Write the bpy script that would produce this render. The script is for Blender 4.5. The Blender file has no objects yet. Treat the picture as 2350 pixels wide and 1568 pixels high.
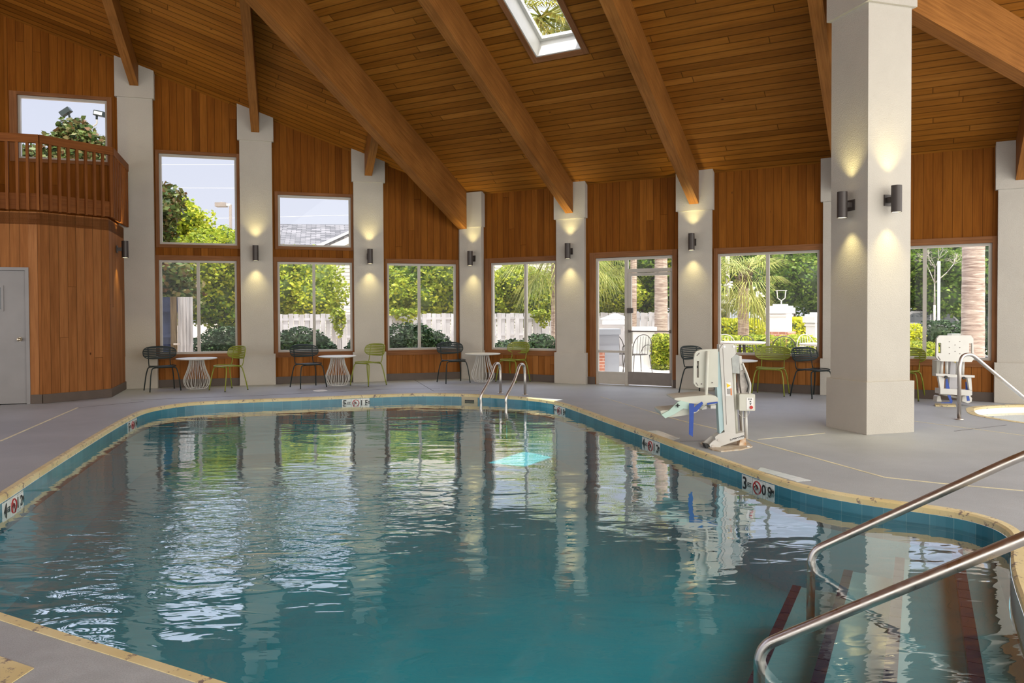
import bpy, math, random
import numpy as np
from mathutils import Vector, Matrix
SC = bpy.context.scene
COL = SC.collection
PI = math.pi
# ------------------------------------------------------------------ camera
F_PX, PITCH, ROLL, EYE = 1726.0, 0.0187, 0.0045, 1.40
CYP = 718.1 + F_PX*math.tan(PITCH)
_c, _s = math.cos(PITCH), math.sin(PITCH)
_cr, _sr = math.cos(ROLL), math.sin(ROLL)
FW = Vector((0, _c, -_s)); UP = Vector((0, _s, _c)); RT = Vector((1, 0, 0))
R2 = RT*_cr - UP*_sr; U2 = RT*_sr + UP*_cr
cam = bpy.data.objects.new('camera', bpy.data.cameras.new('camera')); COL.objects.link(cam)
cam.matrix_world = Matrix(((R2.x, U2.x, -FW.x, 0), (R2.y, U2.y, -FW.y, 0), (R2.z, U2.z, -FW.z, EYE), (0, 0, 0, 1)))
cam.data.sensor_width = 36.0
cam.data.lens = 36.0*F_PX/2350.0
cam.data.shift_y = -(784.0-CYP)/2350.0
cam.data.clip_end = 300
SC.camera = cam
SC.view_settings.view_transform = 'Standard'
SC.view_settings.look = 'None'
SC.view_settings.gamma = 1.0
SC.view_settings.exposure = 0.0
SC.view_settings.use_curve_mapping = False
# ------------------------------------------------------------------ world and sun
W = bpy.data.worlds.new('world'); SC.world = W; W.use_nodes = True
wn = W.node_tree; wn.nodes.clear()
def wnode(t, **k):
    n = wn.nodes.new(t)
    for a, b in k.items(): setattr(n, a, b)
    return n
tc = wnode('ShaderNodeTexCoord'); sx = wnode('ShaderNodeSeparateXYZ'); wn.links.new(tc.outputs['Generated'], sx.inputs[0])
rz = wnode('ShaderNodeValToRGB'); wn.links.new(sx.outputs[2], rz.inputs[0])
rz.color_ramp.elements[0].position = 0.0; rz.color_ramp.elements[0].color = (0.86, 0.88, 0.98, 1)
rz.color_ramp.elements[1].position = 0.55; rz.color_ramp.elements[1].color = (0.62, 0.68, 0.90, 1)
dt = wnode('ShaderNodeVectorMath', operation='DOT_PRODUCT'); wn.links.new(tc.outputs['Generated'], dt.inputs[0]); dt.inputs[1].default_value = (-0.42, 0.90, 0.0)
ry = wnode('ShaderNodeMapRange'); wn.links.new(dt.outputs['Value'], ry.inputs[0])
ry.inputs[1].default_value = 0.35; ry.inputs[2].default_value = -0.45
ry.inputs[3].default_value = 1.0; ry.inputs[4].default_value = 4.1  # sky made brighter behind the camera, added to light the interior
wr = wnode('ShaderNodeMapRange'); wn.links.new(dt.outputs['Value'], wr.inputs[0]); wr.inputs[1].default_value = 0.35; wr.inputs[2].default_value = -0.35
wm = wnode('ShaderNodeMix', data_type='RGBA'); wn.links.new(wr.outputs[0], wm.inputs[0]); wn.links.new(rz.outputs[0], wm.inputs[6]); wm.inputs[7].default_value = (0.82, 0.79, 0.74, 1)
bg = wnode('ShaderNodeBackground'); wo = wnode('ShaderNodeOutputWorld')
hz = wnode('ShaderNodeMapRange'); wn.links.new(sx.outputs[2], hz.inputs[0]); hz.inputs[1].default_value = 0.24; hz.inputs[2].default_value = 0.46; hz.inputs[3].default_value = 0.9; hz.inputs[4].default_value = 3.6  # higher sky made brighter, added to whiten reflections in the water
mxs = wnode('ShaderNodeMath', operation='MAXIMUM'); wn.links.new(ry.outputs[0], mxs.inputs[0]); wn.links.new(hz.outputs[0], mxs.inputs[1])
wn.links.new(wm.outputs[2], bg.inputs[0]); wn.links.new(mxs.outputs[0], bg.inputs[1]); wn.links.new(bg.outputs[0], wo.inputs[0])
def sun_dir(az_x, az_y, elev):
    h = math.hypot(az_x, az_y); e = math.radians(elev)
    return Vector((az_x/h*math.cos(e), az_y/h*math.cos(e), math.sin(e)))
SUND = sun_dir(0.25, -1.0, 83)
sl = bpy.data.lights.new('sun', 'SUN'); sl.energy = 8.0; sl.angle = 0.01; sl.color = (1.0, 0.95, 0.86)
so = bpy.data.objects.new('sun', sl); COL.objects.link(so); so.rotation_euler = SUND.to_track_quat('Z', 'Y').to_euler()
so.location = (6, -4, 20)
# ------------------------------------------------------------------ geometry helpers
def rayd(px, py):
    a = (px-1175.0)/F_PX; b = (CYP-py)/F_PX
    return RT*(a*_cr+b*_sr) + UP*(-a*_sr+b*_cr) + FW
def at(px, py, Y):
    """world point seen at a photograph pixel, at distance Y"""
    r = rayd(px, py); t = Y/r.y
    return Vector((r.x*t, Y, EYE+r.z*t))
def gp(px, py, z=0.0):
    r = rayd(px, py); t = (z-EYE)/r.z
    return Vector((r.x*t, r.y*t, z))
A1, A2 = math.radians(16.5), math.radians(-28.5)
O = Vector((-1.0, 16.069, 0))
uL = Vector((-math.cos(A1), -math.sin(A1), 0)); nL = Vector((math.sin(A1), -math.cos(A1), 0))
uR = Vector((math.cos(A2), math.sin(A2), 0)); nR = Vector((math.sin(A2), -math.cos(A2), 0))
Z = Vector((0, 0, 1))
EAVE, SLOPE = 3.89, 0.484
def PL(s, z, o=0): return O + uL*s + nL*o + Z*z
def PR(s, z, o=0): return O + uR*s + nR*o + Z*z
def RP(a, d, drop=0): return O + uR*a + nR*d + Z*(EAVE + SLOPE*d - drop)

class MB:
    def __init__(self): self.v = []; self.f = []; self.uv = []; self.m = []; self.sm = []
    def poly(self, pts, uvs=None, m=0, smooth=False):
        b = len(self.v); self.v += [tuple(p) for p in pts]; self.f.append(tuple(range(b, b+len(pts))))
        self.uv.append(uvs or [(0, 0)]*len(pts)); self.m.append(m); self.sm.append(smooth); return self
    def quad(self, a, b, c, d, m=0, ulen=None):
        a, b, c, d = map(Vector, (a, b, c, d))
        l1 = (b-a).length; l2 = (d-a).length
        if l1 >= l2: uv = [(0, 0), (0, l1), (l2, l1), (l2, 0)]      # v runs along the grain (longest side)
        else: uv = [(0, 0), (l1, 0), (l1, l2), (0, l2)]
        o = (a.x*1.7+a.y*2.3+a.z*3.1) % 7
        return self.poly((a, b, c, d), [(p+o, q+o) for p, q in uv], m)
    def hexa(self, p, m=0):
        """8 corners: bottom 0-3, top 4-7"""
        for q in ((3, 2, 1, 0), (4, 5, 6, 7), (0, 1, 5, 4), (1, 2, 6, 5), (2, 3, 7, 6), (3, 0, 4, 7)):
            self.quad(*[p[i] for i in q], m=m)
        return self
    def box(self, c, s, ax=None, m=0):
        c = Vector(c); X, Y, Zz = ax if ax else (Vector((1, 0, 0)), Vector((0, 1, 0)), Z)
        h = [X*(s[0]/2), Y*(s[1]/2), Zz*(s[2]/2)]
        p = [c-h[0]-h[1]-h[2], c+h[0]-h[1]-h[2], c+h[0]+h[1]-h[2], c-h[0]+h[1]-h[2],
             c-h[0]-h[1]+h[2], c+h[0]-h[1]+h[2], c+h[0]+h[1]+h[2], c-h[0]+h[1]+h[2]]
        return self.hexa(p, m)
    def bar(self, a, b, w, h, up=Z, m=0):
        a, b = Vector(a), Vector(b); d = (b-a).normalized(); sd = d.cross(up).normalized(); u = sd.cross(d)
        W_, H_ = sd*(w/2), u*(h/2)
        p = [a-W_-H_, a+W_-H_, b+W_-H_, b-W_-H_, a-W_+H_, a+W_+H_, b+W_+H_, b-W_+H_]
        return self.hexa(p, m)
    def tube(self, pts, r, n=10, m=0, caps=True, closed=False):
        pts = [Vector(p) for p in pts]; N = len(pts)
        rr = r if isinstance(r, (list, tuple)) else [r]*N
        rings = []; prev = None
        for i in range(N):
            if closed: t = pts[(i+1) % N]-pts[i-1]
            elif i == 0: t = pts[1]-pts[0]
            elif i == N-1: t = pts[-1]-pts[-2]
            else: t = (pts[i+1]-pts[i]).normalized()+(pts[i]-pts[i-1]).normalized()
            t = t.normalized() if t.length > 1e-9 else Vector((0, 0, 1))
            if prev is None:
                ref = Z if abs(t.z) < .9 else Vector((1, 0, 0)); x = t.cross(ref).normalized()
            else:
                x = prev - t*prev.dot(t); x = x.normalized() if x.length > 1e-6 else t.cross(Z).normalized()
            y = t.cross(x); prev = x
            b = len(self.v)
            for k in range(n):
                a = 2*PI*k/n; self.v.append(tuple(pts[i] + (x*math.cos(a)+y*math.sin(a))*rr[i]))
            rings.append(b)
        for i in range(N if closed else N-1):
            b0, b1 = rings[i], rings[(i+1) % N]
            for k in range(n):
                k2 = (k+1) % n
                self.f.append((b0+k, b0+k2, b1+k2, b1+k)); self.uv.append([(k/n, i), ((k+1)/n, i), ((k+1)/n, i+1), (k/n, i+1)])
                self.m.append(m); self.sm.append(True)
        if caps and not closed:
            for b, rev in ((rings[0], True), (rings[-1], False)):
                f = [b+k for k in range(n)]
                self.f.append(tuple(reversed(f)) if rev else tuple(f)); self.uv.append([(0, 0)]*n); self.m.append(m); self.sm.append(False)
        return self
    def lathe(self, c, prof, n=24, m=0, smooth=True):
        c = Vector(c); rings = []
        for r, z in prof:
            b = len(self.v)
            for k in range(n):
                a = 2*PI*k/n; self.v.append((c.x+r*math.cos(a), c.y+r*math.sin(a), c.z+z))
            rings.append(b)
        for i in range(len(prof)-1):
            b0, b1 = rings[i], rings[i+1]
            for k in range(n):
                k2 = (k+1) % n
                self.f.append((b0+k, b0+k2, b1+k2, b1+k)); L = prof[i][1]
                self.uv.append([(k/n, L), ((k+1)/n, L), ((k+1)/n, prof[i+1][1]), (k/n, prof[i+1][1])]); self.m.append(m); self.sm.append(smooth)
        for b, rev in ((rings[0], True), (rings[-1], False)):
            f = [b+k for k in range(n)]
            self.f.append(tuple(reversed(f)) if rev else tuple(f)); self.uv.append([(0, 0)]*n); self.m.append(m); self.sm.append(False)
        return self
    def ext(self, pts, d, m=0):
        """extrude a flat outline (world points) by vector d"""
        pts = [Vector(p) for p in pts]; d = Vector(d); n = len(pts)
        nn = Vector((0, 0, 0))
        for i in range(n): nn += pts[i].cross(pts[(i+1) % n])
        if nn.dot(d) > 0: pts = pts[::-1]
        e1 = (pts[1]-pts[0]).normalized(); e2 = nn.normalized().cross(e1)
        uv = [((p-pts[0]).dot(e1), (p-pts[0]).dot(e2)) for p in pts]
        self.poly(pts, uv, m); self.poly([p+d for p in reversed(pts)], uv[::-1], m)
        for i in range(n):
            a, b = pts[i], pts[(i+1) % n]; self.quad(b, a, a+d, b+d, m)
        return self
    def build(self, name, mats, parent=None):
        me = bpy.data.meshes.new(name); me.from_pydata(self.v, [], self.f)
        if not isinstance(mats, (list, tuple)): mats = [mats]
        for mm in mats: me.materials.append(mm)
        me.polygons.foreach_set('material_index', self.m)
        me.polygons.foreach_set('use_smooth', self.sm)
        uvl = me.uv_layers.new(name='uv'); flat = [c for f in self.uv for p in f for c in p]
        uvl.data.foreach_set('uv', flat)
        me.validate(); me.update()
        o = bpy.data.objects.new(name, me); COL.objects.link(o)
        if parent: o.parent = parent
        return o
def tag(o, label=None, cat=None, group=None, kind=None):
    if label: o['label'] = label
    if cat: o['category'] = cat
    if group: o['group'] = group
    if kind: o['kind'] = kind
    return o
def thing(name, loc, label=None, cat=None, group=None, kind=None, rz=0.0):
    o = bpy.data.objects.new(name, None); COL.objects.link(o); o.empty_display_size = .1
    o.location = loc; o.rotation_euler = (0, 0, rz)
    return tag(o, label, cat, group, kind)
def rel(o, root):
    """keep a mesh built in world coordinates in place under its (unrotated) root"""
    o.parent = root; o.location = -Vector(root.location); return o
def S(o): o['kind'] = 'structure'; return o
def copy_tree(o, parent=None):
    kids = [c for c in bpy.data.objects if c.parent == o]
    c = o.copy(); COL.objects.link(c); c.parent = parent
    for k in kids: copy_tree(k, c)
    return c
def bez(pts, n=6, closed=False):
    """round corners of a polyline by Chaikin cutting"""
    P = [Vector(p) for p in pts]
    for _ in range(n):
        Q = []
        rng = range(len(P)) if closed else range(len(P)-1)
        if not closed: Q.append(P[0])
        for i in rng:
            a, b = P[i], P[(i+1) % len(P)]
            Q += [a*.75+b*.25, a*.25+b*.75]
        if not closed: Q.append(P[-1])
        P = Q
    return P
def fillet(pts, r, n=7):
    P = [Vector(p) for p in pts]; out = [P[0]]
    for i in range(1, len(P)-1):
        a, b, c = P[i-1], P[i], P[i+1]
        d1, d2 = (a-b), (c-b); rr = min(r, d1.length*.45, d2.length*.45)
        p, q = b+d1.normalized()*rr, b+d2.normalized()*rr
        for k in range(n+1):
            t = k/n; out.append(p*(1-t)**2 + b*2*t*(1-t) + q*t*t)
    out.append(P[-1]); return out

# ------------------------------------------------------------------ materials
def newmat(name):
    m = bpy.data.materials.new(name); m.use_nodes = True; nt = m.node_tree; nt.nodes.clear()
    out = nt.nodes.new('ShaderNodeOutputMaterial'); return m, nt, out
def N(nt, t, ins=None, **k):
    n = nt.nodes.new(t)
    for a, b in k.items(): setattr(n, a, b)
    if ins:
        for a, b in ins.items():
            if hasattr(b, 'is_output') or isinstance(b, bpy.types.NodeSocket): nt.links.new(b, n.inputs[a])
            else: n.inputs[a].default_value = b
    return n
def math_(nt, op, a, b=0.0, c=0.0):
    n = nt.nodes.new('ShaderNodeMath'); n.operation = op
    for i, x in enumerate((a, b, c)):
        if isinstance(x, bpy.types.NodeSocket): nt.links.new(x, n.inputs[i])
        else: n.inputs[i].default_value = x
    return n.outputs[0]
def mixc(nt, fac, a, b, bt='MIX'):
    n = nt.nodes.new('ShaderNodeMix'); n.data_type = 'RGBA'; n.blend_type = bt
    for i, x in ((0, fac), (6, a), (7, b)):
        if isinstance(x, bpy.types.NodeSocket): nt.links.new(x, n.inputs[i])
        else: n.inputs[i].default_value = x if i == 0 else (*x, 1) if len(x) == 3 else x
    return n.outputs[2]
def ramp(nt, fac, stops):
    n = nt.nodes.new('ShaderNodeValToRGB'); nt.links.new(fac, n.inputs[0]); e = n.color_ramp.elements
    while len(e) < len(stops): e.new(0.5)
    for i, (p, c) in enumerate(stops): e[i].position = p; e[i].color = (*c, 1) if len(c) == 3 else c
    return n.outputs[0]
def noise(nt, vec, scale, detail=2.0, rough=0.5, dist=0.0):
    n = N(nt, 'ShaderNodeTexNoise', {'Scale': scale, 'Detail': detail, 'Roughness': rough, 'Distortion': dist})
    if vec is not None: nt.links.new(vec, n.inputs['Vector'])
    return n.outputs[0]
def plain(name, col, rough=.5, metal=0.0, var=.06, vscale=8.0, bump=0.0, bscale=60.0, spec=.5, col2=None):
    m, nt, out = newmat(name)
    t = N(nt, 'ShaderNodeTexCoord').outputs['Object']
    nz = noise(nt, t, vscale, 3)
    c2 = col2 or tuple(x*(1-var*2.5) for x in col)
    c = ramp(nt, nz, [(0.3, c2), (0.7, col)])
    b = N(nt, 'ShaderNodeBsdfPrincipled', {'Base Color': c, 'Roughness': rough, 'Metallic': metal, 'Specular IOR Level': spec})
    if bump:
        bn = N(nt, 'ShaderNodeBump', {'Strength': bump, 'Distance': .01, 'Height': noise(nt, t, bscale, 3)})
        nt.links.new(bn.outputs[0], b.inputs['Normal'])
    nt.links.new(b.outputs[0], out.inputs[0]); return m
def boards(name, cols, bw=.134, bl=3.2, groove=.04, rough=.6, bump=.6, spec=.07, gdark=.35, knots=True):
    """boards: u across, v along the grain, in metres"""
    m, nt, out = newmat(name)
    uv = N(nt, 'ShaderNodeUVMap').outputs[0]
    sp = N(nt, 'ShaderNodeSeparateXYZ', {0: uv}); u, v = sp.outputs[0], sp.outputs[1]
    ub = math_(nt, 'DIVIDE', u, bw); idx = math_(nt, 'FLOOR', ub); fr = math_(nt, 'FRACT', ub)
    w1 = N(nt, 'ShaderNodeTexWhiteNoise', {'W': idx}, noise_dimensions='1D').outputs['Value']
    vv = math_(nt, 'DIVIDE', math_(nt, 'ADD', v, math_(nt, 'MULTIPLY', w1, bl)), bl)
    i2 = math_(nt, 'FLOOR', vv); f2 = math_(nt, 'FRACT', vv)
    cid = math_(nt, 'ADD', math_(nt, 'MULTIPLY', idx, 7.31), math_(nt, 'MULTIPLY', i2, 3.77))
    w2 = N(nt, 'ShaderNodeTexWhiteNoise', {'W': cid}, noise_dimensions='1D').outputs['Value']
    base = ramp(nt, w2, [(i/(len(cols)-1), c) for i, c in enumerate(cols)])
    gv = N(nt, 'ShaderNodeCombineXYZ', {0: math_(nt, 'MULTIPLY', u, 34.0), 1: math_(nt, 'MULTIPLY', v, 1.3), 2: math_(nt, 'MULTIPLY', w2, 37.0)}).outputs[0]
    g = noise(nt, gv, 1.6, 4, .6, .6)
    gv2 = N(nt, 'ShaderNodeCombineXYZ', {0: math_(nt, 'MULTIPLY', u, 7.0), 1: math_(nt, 'MULTIPLY', v, .8), 2: math_(nt, 'MULTIPLY', w2, 11.0)}).outputs[0]
    g2 = noise(nt, gv2, 1.2, 2)
    c = mixc(nt, 1.0, base, ramp(nt, g, [(.28, (.80, .76, .72)), (.62, (1.06, 1.06, 1.06))]), 'MULTIPLY')
    c = mixc(nt, 1.0, c, ramp(nt, g2, [(.3, (.84, .82, .80)), (.7, (1.1, 1.1, 1.08))]), 'MULTIPLY')
    if knots:
        kv = N(nt, 'ShaderNodeCombineXYZ', {0: math_(nt, 'MULTIPLY', u, 2.6), 1: math_(nt, 'MULTIPLY', v, 1.5), 2: 0.0}).outputs[0]
        vo = N(nt, 'ShaderNodeTexVoronoi', {'Vector': kv, 'Scale': 1.0}).outputs['Distance']
        c = mixc(nt, ramp(nt, vo, [(.018, (1, 1, 1)), (.05, (0, 0, 0))]), c, (.05, .018, .008))
    e = math_(nt, 'MINIMUM', fr, math_(nt, 'SUBTRACT', 1.0, fr))
    eb = math_(nt, 'MULTIPLY', math_(nt, 'MINIMUM', f2, math_(nt, 'SUBTRACT', 1.0, f2)), bl/bw)
    gm = math_(nt, 'MINIMUM', math_(nt, 'DIVIDE', e, groove), math_(nt, 'DIVIDE', eb, groove*.7))
    gm = N(nt, 'ShaderNodeClamp', {0: gm}).outputs[0]
    c = mixc(nt, gm, mixc(nt, 1.0, c, (gdark,)*3, 'MULTIPLY'), c)
    b = N(nt, 'ShaderNodeBsdfPrincipled', {'Base Color': c, 'Roughness': rough, 'Specular IOR Level': spec})
    hh = math_(nt, 'ADD', gm, math_(nt, 'MULTIPLY', g, .06))
    bn = N(nt, 'ShaderNodeBump', {'Strength': bump, 'Distance': .006, 'Height': hh}); nt.links.new(bn.outputs[0], b.inputs['Normal'])
    nt.links.new(b.outputs[0], out.inputs[0]); return m
def grainwood(name, c1, c2, rough=.45, su=26.0, sv=1.0):
    m, nt, out = newmat(name)
    uv = N(nt, 'ShaderNodeUVMap').outputs[0]
    mp = N(nt, 'ShaderNodeMapping', {'Vector': uv, 'Scale': (su, sv, 1)}).outputs[0]
    g = noise(nt, mp, 1.5, 5, .6, .8); g2 = noise(nt, uv, 1.4, 2)
    c = ramp(nt, g, [(.3, c1), (.65, c2)])
    c = mixc(nt, 1.0, c, ramp(nt, g2, [(.3, (.8, .78, .76)), (.7, (1.1, 1.1, 1.1))]), 'MULTIPLY')
    b = N(nt, 'ShaderNodeBsdfPrincipled', {'Base Color': c, 'Roughness': rough+.1, 'Specular IOR Level': .10})
    bn = N(nt, 'ShaderNodeBump', {'Strength': .25, 'Distance': .003, 'Height': g}); nt.links.new(bn.outputs[0], b.inputs['Normal'])
    nt.links.new(b.outputs[0], out.inputs[0]); return m
M = {}
M['cedar'] = boards('cedar_wall_boards', [(.155, .050, .006), (.235, .082, .010), (.19, .062, .007), (.275, .100, .014)], bw=.134, bl=9.0)
M['cedar_base'] = boards('cedar_boards_pale', [(.22, .080, .016), (.32, .130, .034), (.27, .100, .022), (.36, .155, .045)], bw=.134, bl=9.0)
M['ceil'] = boards('ceiling_boards', [(.19, .070, .009), (.285, .110, .015), (.235, .088, .011), (.33, .134, .022)], bw=.135, bl=4.6, groove=.10, gdark=.32)
M['beam'] = grainwood('beam_timber', (.185, .072, .016), (.30, .125, .030))
M['trim'] = grainwood('cedar_trim', (.17, .074, .028), (.26, .115, .048))
M['rail_wood'] = grainwood('railing_wood', (.15, .048, .012), (.24, .085, .022))
M['baseb'] = plain('brown_baseboard', (.085, .058, .042), .5)
M['stucco'] = plain('stucco', (.50, .47, .415), .85, bump=.5, bscale=90, var=.03, vscale=2.0, spec=.2)
M['deckm'] = None
M['alu'] = plain('beige_window_frame', (.47, .44, .39), .45, var=.03)
M['bronze'] = plain('dark_bronze', (.060, .050, .045), .42, .3)
M['charcoal'] = plain('charcoal_powder_coat', (.020, .030, .031), .45, var=.05, spec=.22)
M['green'] = plain('olive_green_powder_coat', (.235, .270, .022), .38, var=.04)
M['white'] = plain('white_powder_coat', (.62, .61, .57), .4, var=.02)
M['whitepaint'] = plain('white_painted_masonry', (.84, .84, .86), .7, var=.02)
M['plastic'] = plain('cream_plastic', (.58, .58, .50), .38, var=.03, vscale=5)
M['liftw'] = plain('white_painted_steel', (.60, .59, .55), .35, var=.03, vscale=5)
M['rust'] = plain('rust', (.42, .18, .04), .8, var=.2, vscale=30)
M['aqua'] = plain('pale_aqua_panel', (.42, .58, .60), .4, var=.03)
M['strap'] = plain('blue_strap', (.025, .075, .36), .6, var=.05, vscale=40)
M['black'] = plain('black_rubber', (.015, .016, .015), .5)
M['red'] = plain('red_button', (.55, .03, .02), .35)
M['yellow'] = plain('yellow_sticker', (.85, .60, .02), .5)
M['orange'] = plain('orange_sticker', (.75, .20, .02), .5)
M['paper'] = plain('white_sticker', (.80, .80, .78), .5, var=.01)
M['gdoor'] = plain('grey_painted_door', (.235, .225, .225), .45, var=.04, vscale=3)
M['brass'] = plain('satin_nickel', (.62, .55, .42), .3, .9)
M['kick'] = plain('grey_kick_plate', (.20, .175, .16), .45, .2)
M['steel'] = None
M['shingle'] = None
M['fencew'] = grainwood('fence_white', (.42, .43, .48), (.56, .56, .60), .7, 20, .8)
M['fenceb'] = grainwood('fence_blue', (.018, .026, .060), (.045, .058, .11), .7, 20, .8)
M['fenceg'] = grainwood('fence_weathered', (.30, .31, .34), (.62, .62, .64), .8, 24, .8)
M['postb'] = grainwood('post_brown', (.06, .045, .03), (.20, .15, .09), .8)
M['trunk'] = plain('bark', (.16, .12, .09), .9, var=.2, vscale=10, bump=.8, bscale=14)
M['ltrunk'] = plain('pale_bark', (.55, .50, .44), .9, var=.2, vscale=8)
M['ground'] = plain('outside_ground', (.42, .36, .31), .9, var=.15, vscale=1.0, col2=(.28, .20, .14))
M['patio'] = plain('patio_concrete', (.62, .58, .55), .8, var=.08, vscale=1.0)
M['asphalt'] = plain('asphalt', (.30, .30, .31), .9, var=.08)
M['cars'] = plain('car_silver', (.30, .30, .31), .25, .6)
M['carb'] = plain('car_blue_grey', (.10, .14, .20), .25, .6)
M['carg'] = plain('car_glass', (.05, .06, .07), .1)
M['step_tile'] = plain('dark_step_tile', (.014, .010, .060), .3, var=.1, vscale=6)
def steel():
    m, nt, out = newmat('brushed_steel')
    t = N(nt, 'ShaderNodeTexCoord').outputs['Object']
    r = ramp(nt, noise(nt, t, 25, 3), [(.3, (.26, .26, .26)), (.7, (.40, .40, .40))])
    b = N(nt, 'ShaderNodeBsdfPrincipled', {'Base Color': (.62, .58, .54, 1), 'Metallic': 1.0, 'Roughness': r})
    nt.links.new(b.outputs[0], out.inputs[0]); return m
M['steel'] = steel()
def deck():
    m, nt, out = newmat('painted_concrete_deck')
    t = N(nt, 'ShaderNodeTexCoord').outputs['Object']
    a = noise(nt, t, .9, 4, .6); b2 = noise(nt, t, 14, 4, .6); b3 = noise(nt, t, 160, 2)
    c = ramp(nt, a, [(.3, (.335, .355, .375)), (.7, (.415, .44, .46))])
    c = mixc(nt, 1.0, c, ramp(nt, b2, [(.3, (.90, .90, .90)), (.7, (1.06, 1.06, 1.06))]), 'MULTIPLY')
    c = mixc(nt, 1.0, c, ramp(nt, b3, [(.35, (.88, .88, .88)), (.65, (1.08, 1.08, 1.08))]), 'MULTIPLY')
    b = N(nt, 'ShaderNodeBsdfPrincipled', {'Base Color': c, 'Roughness': ramp(nt, b2, [(.3, (.42,)*3), (.7, (.62,)*3)]), 'Specular IOR Level': .45})
    bn = N(nt, 'ShaderNodeBump', {'Strength': .35, 'Distance': .004, 'Height': b3}); nt.links.new(bn.outputs[0], b.inputs['Normal'])
    nt.links.new(b.outputs[0], out.inputs[0]); return m
M['deckm'] = deck()
def coping():
    m, nt, out = newmat('chipped_yellow_paint')
    t = N(nt, 'ShaderNodeTexCoord').outputs['Object']
    n1 = noise(nt, t, 13, 5, .75); n2 = noise(nt, t, 3, 2)
    c = mixc(nt, ramp(nt, n1, [(.565, (0, 0, 0)), (.62, (1, 1, 1))]), ramp(nt, n2, [(.3, (.62, .50, .24)), (.7, (.72, .62, .36))]), (.22, .17, .15))
    b = N(nt, 'ShaderNodeBsdfPrincipled', {'Base Color': c, 'Roughness': .6}); nt.links.new(b.outputs[0], out.inputs[0]); return m
M['coping'] = coping()
def tiles(name, c1, c2, c3, w=.15):
    m, nt, out = newmat(name)
    uv = N(nt, 'ShaderNodeUVMap').outputs[0]
    br = N(nt, 'ShaderNodeTexBrick', {'Vector': uv, 'Color1': (*c1, 1), 'Color2': (*c2, 1), 'Mortar': (*c3, 1), 'Scale': 1.0, 'Mortar Size': .0025, 'Brick Width': w, 'Row Height': w})
    br.offset = 0.0
    nz = ramp(nt, noise(nt, uv, 3, 2), [(.3, (.8, .9, .95)), (.7, (1.1, 1.1, 1.1))])
    b = N(nt, 'ShaderNodeBsdfPrincipled', {'Base Color': mixc(nt, 1.0, br.outputs[0], nz, 'MULTIPLY'), 'Roughness': .22}); nt.links.new(b.outputs[0], out.inputs[0]); return m
M['tile'] = tiles('teal_band_tiles', (.030, .155, .215), (.045, .205, .270), (.10, .24, .28))
M['mtile'] = tiles('depth_marker_tile', (.66, .66, .62), (.70, .70, .66), (.35, .38, .36))
def plaster():
    m, nt, out = newmat('pool_plaster')
    t = N(nt, 'ShaderNodeTexCoord').outputs['Object']
    c = ramp(nt, noise(nt, t, .8, 3), [(.3, (.006, .36, .49)), (.7, (.014, .46, .60))])
    b = N(nt, 'ShaderNodeBsdfPrincipled', {'Base Color': c, 'Roughness': .7}); nt.links.new(b.outputs[0], out.inputs[0]); return m
M['plaster'] = plaster()
M['stepm'] = plain('step_plaster', (.16, .42, .50), .7, var=.08, vscale=2)
M['spa'] = plain('spa_shell_glare_white', (.90, .92, .95), .4, var=.01)  # white colour stands in for bright outdoors mirrored by the spa water
def surf_reflect(nt, nrm, f0, ex):
    g_ = nt.nodes.new('ShaderNodeNewGeometry')
    dp = N(nt, 'ShaderNodeVectorMath', {0: g_.outputs['Incoming'], 1: nrm if nrm is not None else g_.outputs['Normal']}, operation='DOT_PRODUCT').outputs['Value']
    c = math_(nt, 'POWER', math_(nt, 'SUBTRACT', 1.0, math_(nt, 'ABSOLUTE', dp)), ex)
    return N(nt, 'ShaderNodeClamp', {0: math_(nt, 'MULTIPLY_ADD', c, 1-f0, f0)}).outputs[0]
def glass():
    m, nt, out = newmat('window_glass')
    tr = N(nt, 'ShaderNodeBsdfTransparent', {'Color': (.98, .985, .985, 1)}); gl = N(nt, 'ShaderNodeBsdfGlossy', {'Color': (1, 1, 1, 1), 'Roughness': .0})
    mx = N(nt, 'ShaderNodeMixShader', {0: surf_reflect(nt, None, .006, 5.0), 1: tr.outputs[0], 2: gl.outputs[0]})
    nt.links.new(mx.outputs[0], out.inputs[0]); return m
M['glass'] = glass()
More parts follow.
